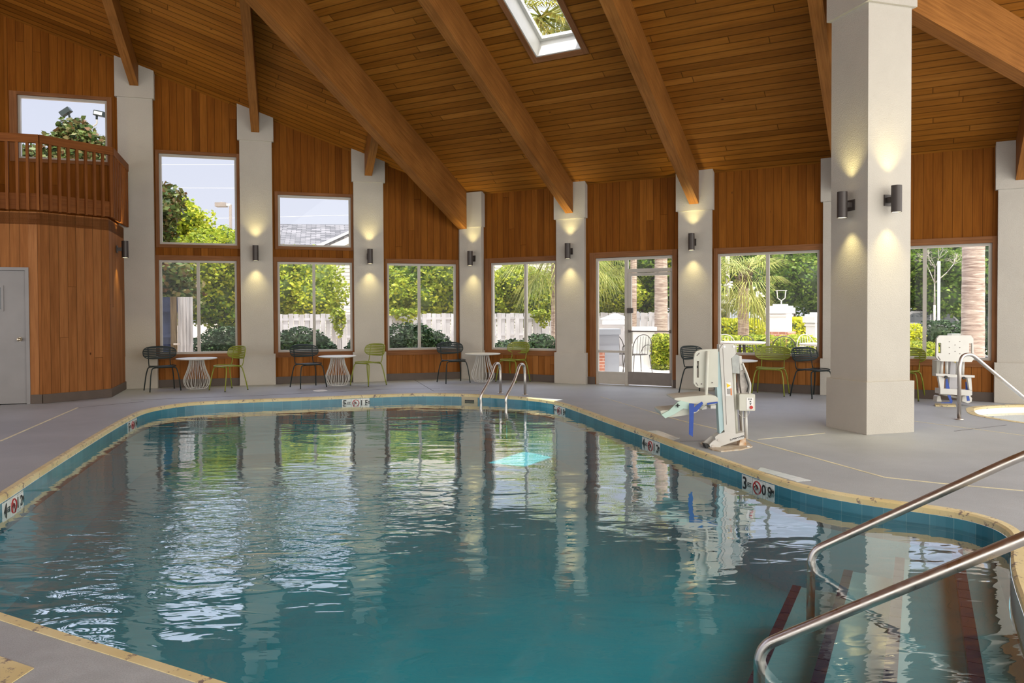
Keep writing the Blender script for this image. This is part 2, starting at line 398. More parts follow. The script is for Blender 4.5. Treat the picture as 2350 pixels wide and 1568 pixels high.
def water(name, tint, amp=1.0):
    m, nt, out = newmat(name)
    t = N(nt, 'ShaderNodeTexCoord').outputs['Object']
    mp = N(nt, 'ShaderNodeMapping', {'Vector': t, 'Rotation': (0, 0, math.radians(-22)), 'Scale': (.55, 1.25, 1)}).outputs[0]
    n1 = noise(nt, mp, 1.6, 2, .5, .5); n2 = noise(nt, mp, 5.5, 2, .5, .8); n3 = noise(nt, mp, 22.0, 2, .5, .5)
    msk = ramp(nt, noise(nt, t, .33, 1), [(.42, (0, 0, 0)), (.62, (1, 1, 1))])
    # jet-stirred patch left of the middle of the pool
    dv = N(nt, 'ShaderNodeVectorMath', {0: t, 1: (-1.9, 5.6, 0.0)}, operation='SUBTRACT').outputs[0]
    dm = N(nt, 'ShaderNodeVectorMath', {0: dv, 1: (.55, .42, 0.0)}, operation='MULTIPLY').outputs[0]
    dl = N(nt, 'ShaderNodeVectorMath', {0: dm}, operation='LENGTH').outputs['Value']
    jet = ramp(nt, dl, [(.20, (1, 1, 1)), (.75, (0, 0, 0))])
    wide = ramp(nt, dl, [(.45, (1, 1, 1)), (1.6, (.12, .12, .12))])
    h = math_(nt, 'ADD', math_(nt, 'MULTIPLY', n1, .9*amp), math_(nt, 'MULTIPLY', n2, math_(nt, 'MULTIPLY', wide, 1.3*amp)))
    a3 = math_(nt, 'ADD', math_(nt, 'MULTIPLY', msk, .03), math_(nt, 'MULTIPLY', jet, .50))
    h = math_(nt, 'ADD', h, math_(nt, 'MULTIPLY', n3, a3))
    bn = N(nt, 'ShaderNodeBump', {'Strength': 1.0, 'Distance': .012, 'Height': h})
    gl = N(nt, 'ShaderNodeBsdfGlossy', {'Color': (1, 1, 1, 1), 'Roughness': .0, 'Normal': bn.outputs[0]})
    tr = N(nt, 'ShaderNodeBsdfTransparent', {'Color': (*tint, 1)})
    mx = N(nt, 'ShaderNodeMixShader', {0: surf_reflect(nt, bn.outputs[0], .03, 2.8), 1: tr.outputs[0], 2: gl.outputs[0]})
    nt.links.new(mx.outputs[0], out.inputs[0]); return m
M['water'] = water('pool_water', (.86, .97, .96))
def leafm(name, cols, trans=.45, rough=.45):
    m, nt, out = newmat(name)
    rnd = N(nt, 'ShaderNodeNewGeometry').outputs['Random Per Island']
    t = N(nt, 'ShaderNodeTexCoord').outputs['Object']
    big = noise(nt, t, .9, 3)
    c = ramp(nt, rnd, [(i/(len(cols)-1), k) for i, k in enumerate(cols)])
    c = mixc(nt, 1.0, c, ramp(nt, big, [(.3, (.65, .72, .75)), (.7, (1.25, 1.2, 1.0))]), 'MULTIPLY')
    d = N(nt, 'ShaderNodeBsdfPrincipled', {'Base Color': c, 'Roughness': rough, 'Specular IOR Level': .15})
    tl = N(nt, 'ShaderNodeBsdfTranslucent', {'Color': c})
    mx = N(nt, 'ShaderNodeMixShader', {0: trans, 1: d.outputs[0], 2: tl.outputs[0]}); nt.links.new(mx.outputs[0], out.inputs[0]); return m
M['leaf_y'] = leafm('leaf_yellow_green', [(.09, .15, .02), (.36, .42, .04), (.24, .32, .03), (.60, .58, .08), (.16, .24, .03)])
M['leaf_m'] = leafm('leaf_mid_green', [(.035, .08, .018), (.15, .25, .04), (.09, .16, .03), (.34, .42, .10)])
M['leaf_d'] = leafm('leaf_dark_green', [(.008, .022, .010), (.016, .042, .016), (.028, .060, .024), (.06, .10, .04)], .15, .6)
M['leaf_h'] = leafm('leaf_hedge_gold', [(.35, .42, .02), (.60, .60, .04), (.50, .52, .03), (.75, .68, .06)])
M['leaf_r'] = leafm('leaf_magnolia', [(.03, .06, .02), (.08, .12, .035), (.12, .15, .05), (.12, .058, .028), (.15, .18, .07)], .15)
M['leaf_p'] = leafm('palm_leaf', [(.18, .24, .05), (.35, .38, .10), (.52, .50, .18), (.28, .32, .08)], .35)
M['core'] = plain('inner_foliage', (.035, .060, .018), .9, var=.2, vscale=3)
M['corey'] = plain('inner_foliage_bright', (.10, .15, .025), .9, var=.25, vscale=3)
def palmbark():
    m, nt, out = newmat('palm_trunk_bark')
    t = N(nt, 'ShaderNodeTexCoord').outputs['Object']
    mp = N(nt, 'ShaderNodeMapping', {'Vector': t, 'Scale': (2.5, 2.5, 22)}).outputs[0]
    g = noise(nt, mp, 1.2, 4, .65, .6)
    c = ramp(nt, g, [(.3, (.22, .15, .12)), (.5, (.42, .32, .26)), (.68, (.66, .56, .47))])
    b = N(nt, 'ShaderNodeBsdfPrincipled', {'Base Color': c, 'Roughness': .9})
    bn = N(nt, 'ShaderNodeBump', {'Strength': .9, 'Distance': .03, 'Height': g}); nt.links.new(bn.outputs[0], b.inputs['Normal'])
    nt.links.new(b.outputs[0], out.inputs[0]); return m
M['palmbark'] = palmbark()
def brick():
    m, nt, out = newmat('red_brick')
    uv = N(nt, 'ShaderNodeUVMap').outputs[0]
    b_ = N(nt, 'ShaderNodeTexBrick', {'Vector': uv, 'Color1': (.36, .13, .08, 1), 'Color2': (.48, .20, .13, 1), 'Mortar': (.6, .52, .46, 1), 'Scale': 1.0, 'Mortar Size': .006, 'Brick Width': .2, 'Row Height': .07})
    b = N(nt, 'ShaderNodeBsdfPrincipled', {'Base Color': b_.outputs[0], 'Roughness': .85}); nt.links.new(b.outputs[0], out.inputs[0]); return m
M['brick'] = brick()
def rows(name, c1, c2, cm, w, h, ms):
    m, nt, out = newmat(name)
    uv = N(nt, 'ShaderNodeUVMap').outputs[0]
    b_ = N(nt, 'ShaderNodeTexBrick', {'Vector': uv, 'Color1': (*c1, 1), 'Color2': (*c2, 1), 'Mortar': (*cm, 1), 'Scale': 1.0, 'Mortar Size': ms, 'Brick Width': w, 'Row Height': h})
    b = N(nt, 'ShaderNodeBsdfPrincipled', {'Base Color': b_.outputs[0], 'Roughness': .85}); nt.links.new(b.outputs[0], out.inputs[0]); return m
M['shingle'] = rows('grey_shingles', (.045, .045, .052), (.17, .165, .18), (.03, .03, .034), .45, .22, .02)
M['siding'] = rows('cream_siding', (.74, .72, .64), (.76, .74, .66), (.30, .29, .27), 30.0, .16, .018)
def emit(name, col, s):
    m, nt, out = newmat(name)
    e = N(nt, 'ShaderNodeEmission', {'Color': (*col, 1), 'Strength': s}); nt.links.new(e.outputs[0], out.inputs[0]); return m
M['lens'] = emit('lit_lamp_lens', (1, .86, .55), 3.0)

# ------------------------------------------------------------------ walls
def wallpt(P): return lambda s, z, o=0: P(s, z, o)
def wall_mesh(P, s0, s1, top, holes, th, mats, pale=True):
    """wall of boards with openings; holes (s0, s1, z0, z1)"""
    mb = MB()
    cuts = sorted(set([s0, s1]+[c for h in holes for c in h[:2]]))
    for a, b in zip(cuts[:-1], cuts[1:]):
        hs = sorted([h for h in holes if h[0] < (a+b)/2 < h[1]], key=lambda h: h[2])
        z = 0.0; segs = []
        for h in hs:
            if h[2] > z: segs.append((z, z, h[2], h[2]))
            z = h[3]
        segs.append((z, z, top(a), top(b)))
        for (za, zb, ta, tb) in segs:
            p = [P(a, za), P(b, zb), P(b, tb), P(a, ta)]; q = [P(a, za, -th), P(b, zb, -th), P(b, tb, -th), P(a, ta, -th)]
            uv = [(a, za), (b, zb), (b, tb), (a, ta)]
            mi = 1 if (ta < .7 and len(mats) > 1) else 0
            mb.poly(p, uv, mi); mb.poly(q[::-1], uv[::-1], mi)
            for i in range(4):
                j = (i+1) % 4; mb.quad(p[j], p[i], q[i], q[j], mi)
    return mb
topL = lambda s: EAVE + .3422*s
topR = lambda s: EAVE + .02
SILL, HEAD = .63, 2.44
WL = [(4.58, 5.98), (2.36, 3.82), (.19, 1.65)]           # lower windows, left wall (s range)
WLU = [(6.83, 8.30, 4.25, 5.40), (4.565, 5.96, 2.74, 4.47), (2.376, 3.80, 2.745, 3.77)]
WR = [(.63, 2.15), (5.34, 7.05), (8.12, 9.51)]
DOORR = (2.985, 4.52)
holesL = [(a, b, SILL, HEAD) for a, b in WL] + WLU
holesR = [(a, b, SILL, HEAD) for a, b in WR] + [(DOORR[0], DOORR[1], 0.0, 2.455)]
S(wall_mesh(PL, 0.0, 8.49, topL, holesL, .16, [M['cedar'], M['cedar_base']]).build('wall_left', [M['cedar'], M['cedar_base']]))
S(wall_mesh(PR, 0.0, 11.2, topR, holesR, .16, [M['cedar'], M['cedar_base']]).build('wall_right', [M['cedar'], M['cedar_base']]))
# short return wall at the far left end of the left wall
cL = PL(8.49, 0); dS = Vector((math.cos(math.radians(241.5)), math.sin(math.radians(241.5)), 0)); nS = Vector((-dS.y, dS.x, 0))
def PS(s, z, o=0): return cL + dS*s + nS*o + Z*z
S(wall_mesh(PS, 0, 4.0, lambda s: EAVE+.3422*8.49+.484*.95*s, [], .16, [M['cedar']]).build('wall_far_left', [M['cedar']]))

# window trims, frames and panes
WIN = [0]
def window(P, s0, s1, z0, z1, mull=None, depth=.05, trims=(.075, .075, .09, .10)):
    WIN[0] += 1
    r = thing('window_%d' % WIN[0], P((s0+s1)/2, z0), kind='structure')
    fw = .042
    mb = MB()
    def pbox(sa, sb, za, zb, oa, ob, m=0, bb=mb):
        p = [P(sa, za, oa), P(sb, za, oa), P(sb, za, ob), P(sa, za, ob), P(sa, zb, oa), P(sb, zb, oa), P(sb, zb, ob), P(sa, zb, ob)]
        bb.hexa(p, m)
    for (a, b, c, d) in ((s0, s1, z0, z0+fw), (s0, s1, z1-fw, z1), (s0, s0+fw, z0+fw, z1-fw), (s1-fw, s1, z0+fw, z1-fw)):
        pbox(a, b, c, d, -.10, -.03)
    if mull:
        pbox(mull-.028, mull+.028, z0+fw, z1-fw, -.095, -.035)
    rel(mb.build('window_frame', M['alu']), r)
    g = MB(); pbox(s0+fw, s1-fw, z0+fw, z1-fw, -.068, -.062, 0, g)
    rel(g.build('glass_pane', M['glass']), r)
    # wooden casing, proud of the boards
    t = MB(); l, rr, tp, bt = trims
    if l: pbox(s0-l, s0, z0-bt, z1+tp, -.005, .022, 0, t)
    if rr: pbox(s1, s1+rr, z0-bt, z1+tp, -.005, .022, 0, t)
    if tp: pbox(s0, s1, z1, z1+tp, -.005, .022, 0, t)
    if bt: pbox(s0, s1, z0-bt, z0, -.005, .022, 0, t)
    rel(t.build('window_trim', M['trim']), r)
    return r
window(PL, 4.58, 5.98, SILL, HEAD, 5.29); window(PL, 2.36, 3.82, SILL, HEAD, 3.118); window(PL, .19, 1.65, SILL, HEAD, .977, trims=(.05, .04, .09, .10))
window(PL, *WLU[0], trims=(.08, .12, .06, .06)); window(PL, *WLU[1], trims=(.06, .06, .06, .06)); window(PL, *WLU[2], trims=(.06, .06, .06, .06))
window(PR, .63, 2.15, SILL, HEAD, 1.434, trims=(.13, .04, .10, .10)); window(PR, 5.34, 7.05, SILL, HEAD, 6.20, trims=(.06, .05, .10, .10)); window(PR, 8.12, 9.51, SILL, HEAD, 8.606, trims=(.2, .07, .10, .10))

# baseboards
def basebd(name, P, s0, s1, h=.145):
    p = [P(s0, .002, 0), P(s1, .002, 0), P(s1, .002, .018), P(s0, .002, .018), P(s0, h, 0), P(s1, h, 0), P(s1, h, .018), P(s0, h, .018)]
    S(MB().hexa(p).build(name, M['baseb']))
for i, (a, b) in enumerate([(.1, 1.72), (2.34, 3.89), (4.51, 6.03)]): basebd('baseboard_left_%d' % (i+1), PL, a, b)
for i, (a, b) in enumerate([(.4, 2.2), (2.78, 2.98), (4.525, 4.66), (5.24, 7.12), (7.7, 9.58)]): basebd('baseboard_right_%d' % (i+1), PR, a, b)

# ------------------------------------------------------------------ columns
def column(P, c, ztop, zcap, label, hw=.30, o1=.09, o2=.12, hw2=.335, name='wall_column'):
    r = thing(name, P(c, 0), label, 'column')
    def seg(nm, w, o, z0, z1a, z1b, z1c=None, z1d=None):
        p = [P(c-w, z0, -.02), P(c+w, z0, -.02), P(c+w, z0, o), P(c-w, z0, o), P(c-w, z1a, -.02), P(c+w, z1b, -.02), P(c+w, z1b if z1d is None else z1d, o), P(c-w, z1a if z1c is None else z1c, o)]
        rel(MB().hexa(p).build(nm, M['stucco']), r)
    seg('plinth', hw2, o2, 0.001, .61, .61)
    seg('shaft', hw, o1, .61, zcap, zcap)
    seg('capital', hw2, o2, zcap, ztop(c-hw2), ztop(c+hw2), ztop(c-hw2)+.30*o2, ztop(c+hw2)+.30*o2)
    return r
tL = lambda s: topL(s)+.005
column(PL, 6.345, tL, 5.465, 'tallest cream stucco column beside the wooden balcony')
column(PL, 4.205, tL, 4.79, 'cream stucco column between the two upper windows over the chairs')
column(PL, 2.03, tL, 4.08, 'cream stucco column behind the second green chair from the left')
tR = lambda s: EAVE+.03
column(PR, 2.49, tR, 3.24, 'cream stucco column just left of the glass exit door')
column(PR, 4.95, tR, 3.23, 'cream stucco column just right of the glass exit door')
column(PR, 7.41, tR, 3.23, 'cream stucco wall column mostly hidden behind the big pillar')
column(PR, 9.875, tR, 3.23, 'cream stucco wall column at the right edge beside the spa')
# corner column
r = thing('corner_column', O, 'narrow cream stucco column in the corner under the largest beam', 'column')
def cornerseg(nm, k, z0, z1):
    pts = [PL(.10+k, 0, 0), PL(.10+k, 0, .10-k*.5), PR(.28, 0, .16-k), PR(.50-k, 0, .14-k), PR(.50-k, 0, 0), O - nR*.1]
    rel(MB().ext([p+Z*z0 for p in pts], Z*(z1-z0)).build(nm, M['stucco']), r)
cornerseg('plinth', 0, .001, .61); cornerseg('shaft', .03, .61, 3.2); cornerseg('capital', 0, 3.2, 3.93)
# free-standing pillar
e1 = Vector((math.cos(A1), math.sin(A1), 0)); e2 = Vector((-math.sin(A1), math.cos(A1), 0))
PC = Vector((4.001, 8.475, 0)) + (e1+e2)*.333
r = thing('square_pillar', PC, 'big free-standing square stucco pillar with a wall lamp on each face', 'pillar')
for nm, w, z0, z1 in (('plinth', .666, 0.001, .597), ('shaft', .60, .597, 4.875)):
    rel(MB().box(PC+Z*(z0+z1)/2, (w, w, z1-z0), (e1, e2, Z)).build(nm, M['stucco']), r)
rel(MB().box(PC+Z*5.2, (.68, .68, .65), (e1, e2, Z)).build('capital', M['stucco']), r)

# ------------------------------------------------------------------ roof: ceiling planes, beams, skylight
def slab(name, pts3, mat, along, th=.2, extra=None):
    """sloped ceiling slab; boards run along `along`"""
    mb = MB(); pts3 = [Vector(p) for p in pts3]
    nrm = (pts3[1]-pts3[0]).cross(pts3[2]-pts3[0]).normalized()
    if nrm.z > 0: pts3 = pts3[::-1]; nrm = -nrm
    al = Vector(along).normalized(); ac = al.cross(nrm).normalized()
    uv = [((p-O).dot(ac), (p-O).dot(al)) for p in pts3]
    mb.poly(pts3, uv); up = -nrm*th
    mb.poly([p+up for p in reversed(pts3)], uv[::-1])
    for i in range(len(pts3)):
        a, b = pts3[i], pts3[(i+1) % len(pts3)]; mb.quad(b, a, a+up, b+up)
    return mb
RIDGE = 10.5
alongL = (PL(1, topL(1))-PL(0, topL(0)))
# left part between the left wall and the big corner beam (plane shared with the right part)
def plL(s, q):   # s along left wall, q into the room; on the roof plane
    p = O + uL*s + nL*q; d = (p-O).dot(nR); return Vector((p.x, p.y, EAVE+SLOPE*d))
pts = [plL(-.3, -.5), plL(9.2, -.5), plL(9.2, 5.6), RP(0, RIDGE)]
S(slab('ceiling_left', [RP(0, -.5), plL(9.2, -.5), plL(9.2, 5.65), RP(0, RIDGE)], M['ceil'], alongL).build('ceiling_left', M['ceil']))
# right part with the skylight opening
SA0, SA1, SD0, SD1 = 3.27, 4.04, 3.09, 4.60
alongR = uR
cr = MB()
for (a0, a1, d0, d1) in ((0, SA0, -.5, RIDGE), (SA1, 12.5, -.5, RIDGE), (SA0, SA1, -.5, SD0), (SA0, SA1, SD1, RIDGE)):
    m2 = slab('x', [RP(a0, d0), RP(a1, d0), RP(a1, d1), RP(a0, d1)], M['ceil'], alongR, .2)
    b = len(cr.v); cr.v += m2.v; cr.f += [tuple(i+b for i in f) for f in m2.f]; cr.uv += m2.uv; cr.m += m2.m; cr.sm += m2.sm
S(cr.build('ceiling_right', M['ceil']))
# far slope of the roof, over and behind the camera
def RP2(a, d): return O + uR*a + nR*d + Z*(EAVE + SLOPE*(2*RIDGE-d))
S(slab('ceiling_rear', [RP2(-7.0, RIDGE), RP2(12.5, RIDGE), RP2(12.5, 2*RIDGE), RP2(-7.0, 2*RIDGE)], M['ceil'], uR).build('ceiling_rear', M['ceil']))

def beam(name, a, b, w, dep, label, group='roof beams'):
    """a, b: points on the ceiling plane (top of beam)"""
    a, b = Vector(a), Vector(b); d = (b-a).normalized(); sd = d.cross(Z).normalized()
    hw = sd*(w/2); dn = Z*(-dep); up = Z*.03
    p = [a-hw+dn, a+hw+dn, b+hw+dn, b-hw+dn, a-hw+up, a+hw+up, b+hw+up, b-hw+up]
    o = MB().hexa(p).build(name, M['beam']); tag(o, label, 'beam', group); return o
beam('roof_beam', RP(.05, .16), RP(.05, RIDGE), .20, .80, 'deepest dark timber beam rising from the corner column')
beam('roof_beam', RP(2.49, .12), RP(2.49, RIDGE), .16, .60, 'timber beam with the rippling light patch, left of the skylight')
beam('roof_beam', RP(4.95, .12), RP(4.95, RIDGE), .17, .60, 'timber beam directly right of the skylight')
beam('roof_beam', RP(7.41, .12), RP(7.41, RIDGE), .17, .60, 'timber beam passing just left of the big square pillar')
beam('roof_beam', RP(9.875, .12), RP(9.875, 2.2), .17, .60, 'short timber beam on the column at the right edge')
for s, lab in ((6.345, 'timber beam on the tallest column beside the balcony'), (4.205, 'short timber beam on the column between the two upper windows'), (2.03, 'shortest timber beam, behind the big corner beam')):
    a = plL(s, .12); b = plL(s, s-.08)
    beam('roof_beam', a, b, .15, .42, lab)
# beam carried by the big pillar, falling to the right
pb0 = PC + e1*(-.30); d0 = (pb0-O).dot(nR)
def onroof(p): return Vector((p.x, p.y, EAVE+SLOPE*((p-O).dot(nR))))
beam('roof_beam', onroof(pb0), onroof(PC+e1*6.2), .22, .62, 'sunlit deep timber beam running right from the big pillar')

# skylight: lined shaft, frame, glass
def skl():
    r = thing('skylight', RP((SA0+SA1)/2, (SD0+SD1)/2), 'rectangular skylight with a bright white frame between two ceiling beams', 'skylight')
    up = Vector((0, 0, 1)); H = .34
    nrm = (RP(1, 0)-RP(0, 0)).cross(RP(0, 1)-RP(0, 0)).normalized(); nrm = nrm if nrm.z > 0 else -nrm
    def B(a0, a1, d0, d1, h0, h1, bb, m=0):
        p = [RP(a0, d0)+nrm*h0, RP(a1, d0)+nrm*h0, RP(a1, d1)+nrm*h0, RP(a0, d1)+nrm*h0, RP(a0, d0)+nrm*h1, RP(a1, d0)+nrm*h1, RP(a1, d1)+nrm*h1, RP(a0, d1)+nrm*h1]
        bb.hexa(p, m)
    t = .02
    sh = MB()
    B(SA0, SA0+t, SD0, SD1, -.01, H, sh); B(SA1-t, SA1, SD0, SD1, -.01, H, sh); B(SA0+t, SA1-t, SD0, SD0+t, -.01, H, sh); B(SA0+t, SA1-t, SD1-t, SD1, -.01, H, sh)
    rel(sh.build('shaft_lining', M['white']), r)
    fr = MB(); q = .05
    B(SA0+t, SA0+t+q, SD0+t, SD1-t, H-.06, H, fr); B(SA1-t-q, SA1-t, SD0+t, SD1-t, H-.06, H, fr); B(SA0+t+q, SA1-t-q, SD0+t, SD0+t+q, H-.06, H, fr); B(SA0+t+q, SA1-t-q, SD1-t-q, SD1-t, H-.06, H, fr)
    rel(fr.build('skylight_frame', M['white']), r)
    g = MB(); B(SA0+t+q, SA1-t-q, SD0+t+q, SD1-t-q, H-.03, H-.024, g); rel(g.build('glass_pane', M['glass']), r)
    tr = MB(); w = .085
    B(SA0-w, SA0, SD0-w, SD1+w, -.03, -.001, tr); B(SA1, SA1+w, SD0-w, SD1+w, -.03, -.001, tr); B(SA0, SA1, SD0-w, SD0, -.03, -.001, tr); B(SA0, SA1, SD1, SD1+w, -.03, -.001, tr)
    rel(tr.build('wood_trim', M['trim']), r)
skl()

# ------------------------------------------------------------------ corner tower with balcony, grey door
TA, TB, TCn = Vector((-7.414, 11.849, 0)), Vector((-6.798, 12.719, 0)), Vector((-7.311, 14.25, 0))
TD = TA - e1*3.0
BAL = 3.02
def quadwall(mb, a, b, z0, z1, uo=0, m=0, th=.14):
    d = (b-a); L = d.length; n = Vector((d.y, -d.x, 0)).normalized()
    p = [a+Z*z0, b+Z*z0, b+Z*z1, a+Z*z1]; q = [x-n*th for x in p]
    uv = [(uo, z0), (uo+L, z0), (uo+L, z1), (uo, z1)]
    mb.poly(p, uv, m); mb.poly(q[::-1], uv[::-1], m)
    for i in range(4):
        j = (i+1) % 4; mb.quad(p[j], p[i], q[i], q[j], m)
DL0, DL1 = TA - e1*.165, TA - e1*1.14      # door opening incl. frame
mb = MB(); quadwall(mb, TA, TB, 0, BAL, 0); quadwall(mb, TB, TCn, 0, BAL, 2.3)
quadwall(mb, DL0, TA, 0, BAL, 5.1); quadwall(mb, DL1, DL0, 2.145, BAL, 4.1); quadwall(mb, TD, DL1, 0, BAL, 7.2)
S(mb.build('wall_balcony', boards('cedar_tower_boards', [(.225, .085, .024), (.30, .125, .042), (.26, .10, .030), (.33, .145, .056)], bw=.134, bl=9.0)))
S(MB().ext([TD+Z*(BAL-.2), TA+Z*(BAL-.2), TB+Z*(BAL-.2), TCn+Z*(BAL-.2), PL(6.9, BAL-.2, .01), PL(8.49, BAL-.2, .01)], Z*.18).build('floor_balcony', M['rail_wood']))
for i, (a, b) in enumerate(((TA, TB), (TB, TCn), (DL0+e1*.01, TA))):
    d = (b-a); n = Vector((d.y, -d.x, 0)).normalized()*.018
    S(MB().hexa([a+Z*.002, b+Z*.002, b+n+Z*.002, a+n+Z*.002, a+Z*.145, b+Z*.145, b+n+Z*.145, a+n+Z*.145]).build('baseboard_tower_%d' % (i+1), M['baseb']))
# grey steel door
nD = Vector((e1.y, -e1.x, 0))
r = thing('door_1', (DL0+DL1)/2, kind='structure')
def dbox(mb, s0, s1, z0, z1, o0, o1, m=0):
    P_ = lambda s, z, o: TA - e1*s + nD*o + Z*z
    mb.hexa([P_(s0, z0, o0), P_(s1, z0, o0), P_(s1, z0, o1), P_(s0, z0, o1), P_(s0, z1, o0), P_(s1, z1, o0), P_(s1, z1, o1), P_(s0, z1, o1)], m)
f = MB(); dbox(f, .165, .215, 0, 2.145, -.12, .012); dbox(f, 1.09, 1.14, 0, 2.145, -.12, .012); dbox(f, .215, 1.09, 2.095, 2.145, -.12, .012)
rel(f.build('door_frame', M['gdoor']), r)
f = MB(); dbox(f, .22, 1.085, .012, 1.49, -.06, -.015); dbox(f, .22, 1.085, 1.83, 2.09, -.06, -.015); dbox(f, .22, .545, 1.49, 1.83, -.06, -.015); dbox(f, .68, 1.085, 1.49, 1.83, -.06, -.015)
rel(f.build('door_leaf', M['gdoor']), r)
f = MB(); dbox(f, .515, .545, 1.46, 1.86, -.02, -.003); dbox(f, .68, .71, 1.46, 1.86, -.02, -.003); dbox(f, .545, .68, 1.83, 1.86, -.02, -.003); dbox(f, .545, .68, 1.46, 1.49, -.02, -.003)
rel(f.build('vision_panel_trim', M['gdoor']), r)
f = MB(); dbox(f, .545, .68, 1.49, 1.83, -.045, -.035); rel(f.build('glass_pane', M['carg']), r)
kp = TA - e1*.30 + Z*1.02
f = MB(); f.tube([kp-nD*.016, kp+nD*.004], .032, 16); f.tube([kp, kp+nD*.045], .012, 10)
f.tube([kp+nD*.035, kp+nD*.045, kp+nD*.06, kp+nD*.072, kp+nD*.078], [.014, .026, .030, .024, .004], 16)
rel(f.build('door_knob', M['brass']), r)

# balcony railing
r = thing('balcony_railing', TB+Z*BAL, 'reddish wooden balcony railing with close upright slats', 'railing')
nA = Vector(((TB-TA).y, -(TB-TA).x, 0)).normalized(); nB = Vector(((TCn-TB).y, -(TCn-TB).x, 0)).normalized()
off = .07
def corner(p, n1, n2):
    h = (n1+n2).normalized(); return p + h*(off/h.dot(n1))
rp = [TD + nD*off, corner(TA, nD, nA), corner(TB, nA, nB), TCn + nB*off + (TCn-TB).normalized()*.02]
ns = [nD, nA, nB]
fas = MB(); top = MB()
for i in range(3):
    a, b, n = rp[i], rp[i+1], ns[i]
    for (mb_, z0, z1, o0, o1) in ((fas, BAL+.03, BAL+.28, -.055, -.02), (top, BAL+1.06, BAL+1.19, -.03, .03)):
        mb_.hexa([a+n*o0+Z*z0, b+n*o0+Z*z0, b+n*o1+Z*z0, a+n*o1+Z*z0, a+n*o0+Z*z1, b+n*o0+Z*z1, b+n*o1+Z*z1, a+n*o1+Z*z1])
rel(fas.build('fascia_board', M['rail_wood']), r); rel(top.build('top_rail', M['rail_wood']), r)
for i, (st, cnt) in enumerate(((.14, 14), (.1155, 8), (.145, 10))):
    a, b, n = rp[i], rp[i+1], ns[i]; L = (b-a).length; d = (b-a).normalized()
    for k in range(cnt+1):
        if i == 0: s_ = L - k*st - .02
        elif i == 1: s_ = .02 + k*(L-.04)/cnt
        else: s_ = .03 + k*(L-.06)/cnt
        if s_ < 0: continue
        p = a + d*s_
        rel(MB().box(p + Z*(BAL+.55) , (.038, .04, 1.07), (d, n, Z)).build('baluster', M['rail_wood']), r)

# ------------------------------------------------------------------ glass exit door (right wall)
r = thing('door_2', PR(3.75, 0), kind='structure')
def rb(mb, s0, s1, z0, z1, o0=-.09, o1=-.03, m=0):
    mb.hexa([PR(s0, z0, o0), PR(s1, z0, o0), PR(s1, z0, o1), PR(s0, z0, o1), PR(s0, z1, o0), PR(s1, z1, o0), PR(s1, z1, o1), PR(s0, z1, o1)], m)
D0, D1, DM0, DM1 = 2.985, 4.52, 3.575, 3.64
f = MB(); rb(f, D0, D0+.045, 0, 2.45); rb(f, D1-.03, D1, 0, 2.45); rb(f, DM0, DM1, 0, 2.45); rb(f, D0+.045, DM0, 2.40, 2.45); rb(f, DM1, D1-.03, 2.40, 2.45)
rb(f, D0+.045, DM0, .62, .665); rb(f, DM1, D1-.03, 2.155, 2.225); rb(f, D0+.045, DM0, .22, .25); 
rel(f.build('door_frame', M['alu']), r)
f = MB(); rb(f, D0+.045, DM0, .01, .22, -.08, -.05); rel(f.build('side_panel', M['alu']), r)
f = MB(); rb(f, D0+.045, DM0, .25, .62, -.063, -.057); rb(f, D0+.045, DM0, .665, 2.40, -.063, -.057); rb(f, DM1, D1-.03, 2.225, 2.40, -.063, -.057); rel(f.build('glass_pane', M['glass']), r)
lf = MB(); rb(lf, DM1+.005, DM1+.065, .02, 2.145); rb(lf, D1-.07, D1-.035, .02, 2.145); rb(lf, DM1+.065, D1-.07, 2.09, 2.145); rb(lf, DM1+.065, D1-.07, .02, .10)
leaf = rel(lf.build('door_leaf', M['alu']), r)
def sub(mb_, nm, mat, par):
    o = mb_.build(nm, mat); o.parent = par; return o
f = MB(); rb(f, DM1+.006, D1-.036, .03, .265, -.028, -.022); sub(f, 'kick_plate', M['kick'], leaf)
f = MB(); rb(f, DM1+.065, D1-.07, .10, 2.09, -.063, -.057); sub(f, 'glass_pane', M['glass'], leaf)
f = MB(); f.tube([PR(DM1+.03, 1.04, .03), PR(D1-.05, 1.04, .03)], .011, 8); rb(f, DM1+.02, DM1+.05, 1.01, 1.07, -.03, .03); rb(f, D1-.065, D1-.045, 1.01, 1.07, -.03, .03); sub(f, 'push_bar', M['kick'], leaf)
f = MB(); rb(f, DM1+.0, DM1+.11, 1.385, 1.48, -.028, .02); sub(f, 'latch_box', M['bronze'], leaf)
f = MB(); rb(f, DM1+.07, DM1+.10, .80, 1.05, -.028, .0); sub(f, 'pull_handle', M['alu'], leaf)
f = MB(); rb(f, 3.98, 4.22, 2.115, 2.14, -.03, .02); f.bar(PR(4.20, 2.13, .01), PR(4.32, 2.175, .05), .012, .012); f.bar(PR(4.32, 2.175, .05), PR(4.12, 2.20, .0), .012, .012); sub(f, 'door_closer', M['alu'], leaf)
t = MB(); rb(t, D0-.11, D0, .145, 2.56, -.005, .022); rb(t, D1, D1+.09, .145, 2.56, -.005, .022); rb(t, D0, D1, 2.455, 2.56, -.005, .022)
rel(t.build('door_trim', M['trim']), r)

